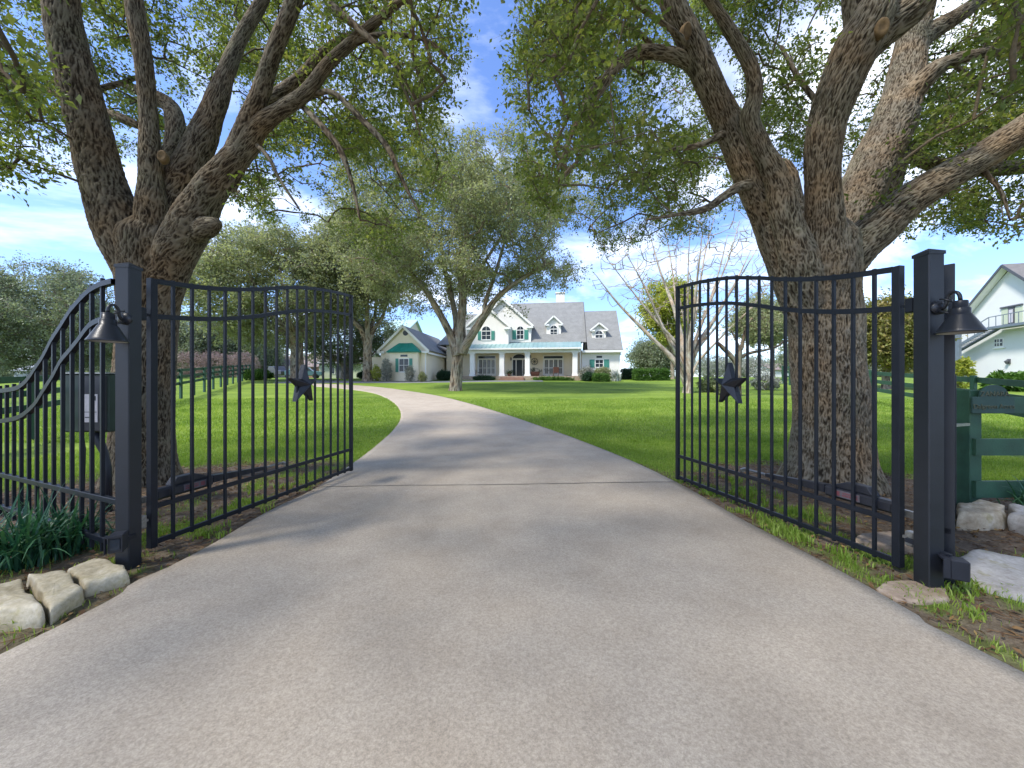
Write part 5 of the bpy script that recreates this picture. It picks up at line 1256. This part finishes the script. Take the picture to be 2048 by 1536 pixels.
# ------------------------------------------------------------------ hedges and garden shrubs near the house
def hedge_at(name, label, px0, px1, py, ph, d, dep, mat, n, seed, boxy=True, leaf=.10, group=None):
    a, b = hp(px0, d), hp(px1, d); c = onground((a+b)/2); k = 40/F
    return shrub(name, label, c, ((b-a).length/2, dep, ph*k), n, mat, seed, leaf=leaf, boxy=boxy, group=group, tl=.18, per=8)
hedge_at('hedge', 'bright green clipped hedge right of the white wing', 1268, 1336, 759, 21, 1.0, .7, M['hedgeleaf'], 1500, 101)
hedge_at('hedge', 'dark green clipped hedge touching the right end of the house', 1246, 1272, 759, 20, 3.2, .8, M['darkhedge'], 700, 102)
hedge_at('shrub', 'tall olive shrub at the right porch corner', 1158, 1188, 757, 27, -.6, .7, M['greyshrub'], 260, 103, boxy=False)
hedge_at('shrub', 'dark rounded shrub below the tall olive shrub', 1166, 1186, 758, 17, -1.6, .6, M['darkhedge'], 260, 104, boxy=False)
hedge_at('shrub', 'small bright clipped shrub in the bed under the right wing window', 1185, 1216, 758, 13, -1.8, .6, M['hedgeleaf'], 420, 105)
hedge_at('shrub', 'long olive shrub under the right wing window', 1186, 1226, 757, 25, -.2, .6, M['midleaf'], 330, 106, boxy=False)
hedge_at('shrub', 'dark shrub left of the lawn oak trunk by the garage wing corner', 874, 902, 756, 18, -1.4, .7, M['darkhedge'], 380, 107, boxy=False)
hedge_at('shrub', 'yellowish loose shrub left of the bay window', 742, 762, 757, 30, -4.6, .6, M['yellowleaf'], 130, 108, boxy=False)
hedge_at('shrub', 'tall grey shrub just left of the bay window', 764, 782, 757, 42, -4.6, .5, M['greyshrub'], 170, 109, boxy=False)
hedge_at('shrub', 'grey shrub in front of the bay window', 812, 828, 757, 30, -4.8, .4, M['greyshrub'], 130, 110, boxy=False)
hedge_at('shrub', 'small grey-green shrub right of the bay window', 838, 852, 757, 18, -4.6, .4, M['midleaf'], 100, 111, boxy=False)
hedge_at('shrub', 'low green shrub along the porch edge left of the steps', 945, 990, 757, 8, -1.2, .4, M['darkhedge'], 300, 112, boxy=False)
hedge_at('shrub', 'low green planting along the porch edge right of the steps', 1060, 1150, 758, 6, -1.0, .35, M['hedgeleaf'], 420, 113, boxy=False)
c = onground(P(515, 764, 40)); shrub('shrub', 'rounded green shrub at the far end of the left board fence', c, (1.6, 1.0, 1.1), 520, M['hedgeleaf'], 114, leaf=.12)
c = onground(P(728, 752, 45)); shrub('shrub', 'small dark clipped shrub beside the pale green garage', c, (.75, .6, .95), 260, M['darkhedge'], 115, leaf=.12)
for i, (px, py, s, lb) in enumerate(((1420, 784, .8, 'low loose bush left of the right star, behind the pickets'), (1455, 790, .65, 'low loose bush just below the pruned tree'), (1530, 780, .9, 'pale green bush behind the right star'))):
    c = G(px, py); shrub('shrub', lb, c, (s, s*.7, s*1.2), 130, M['midleaf'] if i < 2 else M['greyshrub'], 120+i, leaf=.12, group='bushes along the right fence')
c = onground(P(2022, 765, 25)); shrub('palm_bush', 'bright green bush with feathery leaves below the white house', c, (1.3, .9, 1.1), 130, M['hedgeleaf'], 130, leaf=.35, cat='shrub')
c = onground(P(1918, 765, 26)); shrub('shrub', 'yellow-green wispy shrub behind the right lantern post', c, (.9, .6, 2.2), 90, M['yellowleaf'], 131, leaf=.2)
# long strap-leaved plants
def strap_plant(name, label, base, n, L, w, mat, seed, spread=1.0, up=1.0, cat='plant', tilt=(0, 0), segs=7):
    g = np.random.default_rng(seed); Vs = []; T = []; A = []; nb = 0
    for k in range(n):
        a = g.uniform(0, 2*math.pi); l = L*g.uniform(.55, 1.1); out = g.uniform(.25, 1.0)*spread
        d = np.array([math.cos(a)+tilt[0], math.sin(a)+tilt[1], 0]); s = np.array([-math.sin(a), math.cos(a), 0]); b = np.array([g.normal()*.07*L*2, g.normal()*.07*L*2, 0])
        t = np.linspace(0, 1, segs); r = out*l*(t**1.3)*.75; z = up*l*(1.15*t-.95*out*t*t)
        ww = w*(np.minimum(1, .55+t*2)*(1-t**3))*g.uniform(.7, 1.2)
        c = b+d*r[:, None]+np.array([0, 0, 1])*z[:, None]; rn = g.uniform(0, 1)
        c += s*(np.sin(t*2+g.uniform(0, 6))*.05*l*t)[:, None]
        fold = np.array([0, 0, 1])*ww[:, None]*.35
        V = np.stack([c-s*ww[:, None]+fold, c, c+s*ww[:, None]+fold], 1).reshape(-1, 3); Vs.append(V); A.append(np.full(len(V), rn))
        for i in range(segs-1):
            for j in range(2): T.append((nb+i*3+j, nb+i*3+j+1, nb+i*3+3+j+1, nb+i*3+3+j))
        nb += len(V)
    o = link(name, npmesh(name, np.vstack(Vs), quads=np.array(T), smooth=True, attrs={'rnd': np.concatenate(A)}), mat, None, tuple(base)); tag(o, label, cat); return o
for i, (px, py, Yd, n, L, lb) in enumerate(((60, 1128, 2.75, 190, .74, 'large clump of dark strap leaves behind the limestone blocks'), (150, 1100, 3.0, 120, .60, 'strap-leaved clump nearest the left gate post'), (-50, 1145, 2.6, 120, .70, 'strap-leaved clump cut by the left picture edge'))):
    q = G(px, py); strap_plant('lily_clump', lb, (q.x, q.y, q.z-.02), n, L, .0105, M['strap'], 140+i)['group'] = 'strap-leaved clumps'
q = G(2040, 1030); strap_plant('lily_clump', 'strap-leaved clump at the right picture edge in front of the green fence', (q.x+.12, q.y-.05, q.z-.02), 80, .62, .011, M['strap'], 145)['group'] = 'strap-leaved clumps'
a = hp(1231, -1.2); strap_plant('agave', 'pale grey agave in front of the right wing', onground(a), 40, 1.35, .09, M['agave'], 146, spread=.7)

# ------------------------------------------------------------------ stones
def rock(name, label, pts2, h, mat, seed, z0=None, group=None, top_in=.82, res=26, tilt=(0, 0), rough=.05, cat='stone'):
    """a stone with the given ground outline, domed and roughened"""
    c = np.mean(np.array(pts2), axis=0); g = np.random.default_rng(seed)
    p, _ = smoothpath([(*q, 0) for q in pts2+[pts2[0]]], [0]*(len(pts2)+1), .02)
    lin = []
    P2 = np.array(pts2+[pts2[0]])
    sg = np.linalg.norm(np.diff(P2, axis=0), axis=1); u = np.concatenate([[0], np.cumsum(sg)]); w = np.linspace(0, u[-1], 72, endpoint=False)
    lin = np.stack([np.interp(w, u, P2[:, 0]), np.interp(w, u, P2[:, 1])], 1)
    zb = float(ground_z(c[0], c[1])) if z0 is None else z0
    levels = [(1.0, -.08), (1.02, .12*h), (1.0, .5*h), (.97, .8*h), (.93, .93*h), (.86, .985*h), (.7, 1.0*h), (.5, 1.01*h), (.3, 1.02*h), (.12, 1.02*h)]
    V = []
    for s, z in levels:
        q = c+(lin-c)*s; V.append(np.concatenate([q, np.full((len(q), 1), z)], 1))
    V = np.concatenate(V+[np.array([[c[0], c[1], 1.02*h]])]); k = len(lin)
    dv = V-np.array([c[0], c[1], h*.4]); dn = dv/np.linalg.norm(dv, axis=1)[:, None]
    n = pn(V[:, 0]*5+seed, V[:, 1]*5, V[:, 2]*5)*rough*1.0+pn(V[:, 0]*16, V[:, 1]*16+seed, V[:, 2]*16)*rough*.4
    facet = np.floor(pn(V[:, 0]*3.3+seed*2, V[:, 1]*3.3, V[:, 2]*3.3)*4)/4*rough*.7
    V = V+dn*(n+facet)[:, None]
    V[:, 2] += zb+(V[:, 0]-c[0])*tilt[0]+(V[:, 1]-c[1])*tilt[1]
    V -= np.array([c[0], c[1], zb])
    Q = []; i = np.arange(len(levels)-1)[:, None]*k; j = np.arange(k)[None, :]; j2 = (j+1) % k
    Q = np.stack([i+j, i+j2, i+k+j2, i+k+j], -1).reshape(-1, 4); b = (len(levels)-1)*k
    T = np.stack([b+np.arange(k), b+(np.arange(k)+1) % k, np.full(k, len(levels)*k)], 1)
    o = link(name, npmesh(name, V, quads=Q, tris=T, smooth=False), mat, None, (c[0], c[1], zb)); tag(o, label, cat, group)
    return o
def gp(*px): 
    out = []
    for a in px: q = G(*a); out.append((q.x, q.y))
    return out
def gph(h, *px):
    """ground outline of a stone whose top face, h above the ground, shows at these pixels"""
    out = []
    for a, b in px: Yd = F*(H-h)/(b-CY); out.append(((a-CX)/F*Yd, Yd))
    return out
rock('limestone_block', 'limestone block on the left, nearest the camera at the picture edge', gph(.11, (-70,1230), (88,1218), (45,1148), (-40,1170)), .11, M['limestone'], 1, group='limestone edging blocks', tilt=(.02, -.05), rough=.032)
rock('limestone_block', 'limestone block in the middle of the row of three on the left', gph(.11, (102,1214), (166,1172), (128,1133), (52,1144)), .11, M['limestone'], 2, group='limestone edging blocks', tilt=(0, .04), rough=.032)
rock('limestone_block', 'limestone block touching the foot of the left gate post', gph(.11, (170,1164), (262,1139), (246,1120), (186,1110), (126,1128)), .11, M['limestone'], 3, group='limestone edging blocks', tilt=(.05, .03), rough=.032)
rock('boulder', 'rounded buff boulder right of the right gate post', gp((1914,1062), (1962,1066), (2008,1060), (2012,1044), (1960,1030), (1918,1036)), .17, M['fieldstone'], 4, rough=.045)
rock('boulder', 'pale boulder at the right picture edge beside the buff boulder', gp((2016,1064), (2080,1080), (2130,1060), (2090,1040), (2024,1046)), .17, M['slabstone'], 5, rough=.045)
rock('stone_slab', 'long pale slab of stone at the right picture edge', gp((1912,1128), (1925,1168), (2000,1196), (2150,1240), (2300,1230), (2150,1150), (2040,1128), (1950,1112)), .065, M['slabstone'], 6, rough=.03, tilt=(0, .04))
rock('stone_slab', 'flat brown stone at the foot of the right gate post', gp((1750,1182), (1790,1204), (1850,1212), (1900,1204), (1890,1180), (1820,1166), (1770,1168)), .022, M['brownstone'], 7, rough=.012)
rock('stone_slab', 'brown flat stone under the hinge end of the right gate leaf', gp((1708,1092), (1760,1106), (1830,1106), (1836,1080), (1780,1076), (1725,1080)), .07, M['brownstone'], 8, rough=.025)

# ------------------------------------------------------------------ grass blades, fallen leaves, twigs
def blades(name, xs, ys, Lm, wm, seed, kind='stuff', lift=0):
    g = np.random.default_rng(seed); n = len(xs); z = ground_z(xs, ys)
    a = g.uniform(0, 2*math.pi, n); lean = g.uniform(.1, .75, n); L = Lm*g.uniform(.5, 1.25, n)
    dx, dy = np.cos(a), np.sin(a); b = g.uniform(0, 2*math.pi, n); sx, sy = np.cos(b)*wm, np.sin(b)*wm
    base = np.stack([xs, ys, z-.004+lift], 1); S = np.stack([sx, sy, 0*sx], 1)
    m = base+np.stack([dx*lean*L*.3, dy*lean*L*.3, L*.6], 1); t = base+np.stack([dx*lean*L*.9, dy*lean*L*.9, L*(1-.35*lean)], 1)
    V = np.stack([base-S, base+S, m+S*.8, m-S*.8, t], 1).reshape(-1, 3); k = np.arange(n)[:, None]*5
    rn = np.repeat(np.clip(g.uniform(0, .75, n)+.45*gnoise(xs, ys, .9)+.2, 0, 1), 5)
    o = link(name, npmesh(name, V, quads=k+[0, 1, 2, 3], tris=k+[3, 2, 4], attrs={'rnd': rn}), M['grass']); tag(o, kind=kind)
def scatter(n, x0, x1, y0, y1, g, pw=1.0):
    return g.uniform(x0, x1, n), y0+(y1-y0)*g.uniform(0, 1, n)**pw
g = np.random.default_rng(90)
xs_, ys_, = [], []
def in_view(x, y, m=1.08): return (np.abs(x) < y*1024/F*m+.4) & (y > 1.2)
for (n, a, b, c, d) in ((420000, -9.5, 10, 1.3, 9.5),):
    xx, yy = scatter(n, a, b, c, d, g)
    ok = in_view(xx, yy) & (drive_dist(xx, yy) > -.012) & (g.uniform(size=n) < grass_density(xx, yy)*np.clip(1.25-(yy-1.3)/16, .4, 1))
    xs_.append(xx[ok]); ys_.append(yy[ok])
xx, yy = np.concatenate(xs_), np.concatenate(ys_)
blades('grass', xx, yy, .062, .0032, 91)
xx, yy = scatter(230000, -20, 22, 9.2, 20, g, 1.25)
ok = in_view(xx, yy) & ~on_drive(xx, yy); blades('grass', xx[ok], yy[ok], .07, .007, 92)
# taller weeds on the verges
xx, yy = scatter(26000, 2.0, 5.2, 1.4, 6, g); dd = drive_dist(xx, yy)
ok = (dd > .03) & (dd < 1.0) & ((gnoise(xx, yy, 3.1)+.4*gnoise(xx, yy, 8)) > .16); blades('verge_weeds', xx[ok], yy[ok], .085, .006, 93)
xx, yy = scatter(16000, -5, -2.2, 1.8, 5.5, g); dd = drive_dist(xx, yy)
ok = (dd > .02) & (dd < .7) & ((gnoise(xx, yy, 3.1)+.4*gnoise(xx, yy, 8)) > .26); blades('verge_weeds', xx[ok], yy[ok], .075, .006, 94)
def litter(name, xs, ys, size, seed, mat):
    g = np.random.default_rng(seed); n = len(xs); z = ground_z(xs, ys)+g.uniform(.004, .03, n)
    a = g.uniform(0, 2*math.pi, n); L = size*g.uniform(.4, 1.2, n); w = L*g.uniform(.16, .30, n)
    u = np.stack([np.cos(a), np.sin(a), g.normal(size=n)*.28], 1); s = np.stack([-np.sin(a), np.cos(a), g.normal(size=n)*.35], 1)
    c = np.stack([xs, ys, z], 1); up = np.array([0, 0, 1.])
    V = np.stack([c-u*L[:, None]*.5, c+s*w[:, None]+up*(L*.10)[:, None], c+u*L[:, None]*.5, c-s*w[:, None]+up*(L*.10)[:, None]], 1).reshape(-1, 3)
    k = np.arange(n)[:, None]*4; rn = np.repeat(g.uniform(0, 1, n)**1.2, 4)
    o = link(name, npmesh(name, V, tris=np.concatenate([k+[0, 1, 2], k+[0, 2, 3]]), attrs={'rnd': rn}), mat); tag(o, kind='stuff')
xx, yy = scatter(60000, -8, 8, 1.4, 8, g); gd = grass_density(xx, yy)
ok = (drive_dist(xx, yy) > .0) & (g.uniform(size=len(xx)) < np.clip(1.05-gd*1.25, .015, 1)*.42); litter('fallen_leaves', xx[ok], yy[ok], .050, 95, M['litter'])
xx, yy = scatter(30000, -8, 8, 1.4, 8, g); gd = grass_density(xx, yy)
ok = (drive_dist(xx, yy) > .0) & (g.uniform(size=len(xx)) < np.clip(1.05-gd*1.3, .0, 1)*.45)
n = ok.sum(); x_, y_ = xx[ok], yy[ok]; a = g.uniform(0, 2*math.pi, n); L = g.uniform(.03, .16, n); z = ground_z(x_, y_)+.008
u = np.stack([np.cos(a)*L, np.sin(a)*L, g.normal(size=n)*.01], 1); s = np.stack([-np.sin(a), np.cos(a), 0*a], 1)*.0022; c = np.stack([x_, y_, z], 1)
V = np.stack([c-s, c+s, c+u+s*.6, c+u-s*.6, c+[0, 0, .005], c+u+[0, 0, .004]], 1).reshape(-1, 3); k = np.arange(n)[:, None]*6
o = link('fallen_twigs', npmesh('fallen_twigs', V, quads=np.concatenate([k+[0, 4, 5, 3], k+[4, 1, 2, 5]]), attrs={'rnd': np.repeat(g.uniform(0, .6, n), 6)}), M['litter']); tag(o, kind='stuff')

# ------------------------------------------------------------------ sky, sun, camera
SUN_EL, SUN_AZ = R(52), R(-122)        # azimuth measured from +Y towards +X: behind the camera on the left
sd = Vector((math.sin(SUN_AZ)*math.cos(SUN_EL), math.cos(SUN_AZ)*math.cos(SUN_EL), math.sin(SUN_EL)))
w = bpy.data.worlds.new('World'); bpy.context.scene.world = w; w.use_nodes = True; nt = w.node_tree
bg = nt.nodes['Background']; sky = nt.nodes.new('ShaderNodeTexSky'); sky.sky_type = 'NISHITA'; sky.sun_disc = False
sky.sun_elevation = SUN_EL; sky.sun_rotation = SUN_AZ; sky.air_density = 1.0; sky.dust_density = .6; sky.ozone_density = 1.6
tc = nt.nodes.new('ShaderNodeTexCoord'); sep = nt.nodes.new('ShaderNodeSeparateXYZ'); nt.links.new(tc.outputs['Generated'], sep.inputs[0])
mx = nt.nodes.new('ShaderNodeMath'); mx.operation = 'MAXIMUM'; mx.inputs[1].default_value = 0; nt.links.new(sep.outputs['Z'], mx.inputs[0])
ad = nt.nodes.new('ShaderNodeMath'); ad.operation = 'ADD'; ad.inputs[1].default_value = .16; nt.links.new(mx.outputs[0], ad.inputs[0])
dv = nt.nodes.new('ShaderNodeVectorMath'); dv.operation = 'DIVIDE'; nt.links.new(tc.outputs['Generated'], dv.inputs[0])
cb = nt.nodes.new('ShaderNodeCombineXYZ'); nt.links.new(ad.outputs[0], cb.inputs[0]); nt.links.new(ad.outputs[0], cb.inputs[1]); cb.inputs[2].default_value = 1; nt.links.new(cb.outputs[0], dv.inputs[1])
mp = nt.nodes.new('ShaderNodeMapping'); mp.inputs['Scale'].default_value = (.62, .8, .6); mp.inputs['Location'].default_value = (.35, 2.1, 0); nt.links.new(dv.outputs[0], mp.inputs['Vector'])
n1 = noise(nt, 1.15, 9, .58, mp.outputs['Vector'], .45)
cr = ramp(nt, [(.47, (0, 0, 0)), (.62, (.55, .55, .55)), (.78, (1, 1, 1))]); nt.links.new(n1.outputs['Fac'], cr.inputs['Fac'])
cool = mixc(nt, 1, sky.outputs[0], (.55, .63, .84), 'MULTIPLY')
cl = mixc(nt, cr.outputs['Color'], cool, (6.0, 6.2, 6.5))
nt.links.new(cl, bg.inputs['Color']); bg.inputs['Strength'].default_value = .15
sun = bpy.data.lights.new('sun', 'SUN'); sun.energy = 2.2; sun.angle = R(8.0); sun.color = (1, .95, .87)
so = bpy.data.objects.new('sun', sun); C.objects.link(so); so.rotation_euler = sd.to_track_quat('Z', 'Y').to_euler()
cam = bpy.data.cameras.new('camera'); co = bpy.data.objects.new('camera', cam); C.objects.link(co)
co.location = (0, 0, H); co.rotation_euler = (R(90), 0, 0); cam.sensor_width = 36; cam.lens = 36*F/2048; cam.clip_start = .05; cam.clip_end = 2000
sc = bpy.context.scene; sc.camera = co
sc.view_settings.view_transform = 'Standard'; sc.view_settings.look = 'None'; sc.view_settings.exposure = 1.48; sc.view_settings.gamma = 1
sc.cycles.use_denoising = True
sc.cycles.max_bounces = 6; sc.cycles.diffuse_bounces = 3; sc.cycles.transmission_bounces = 3; sc.cycles.glossy_bounces = 2; sc.cycles.transparent_max_bounces = 4
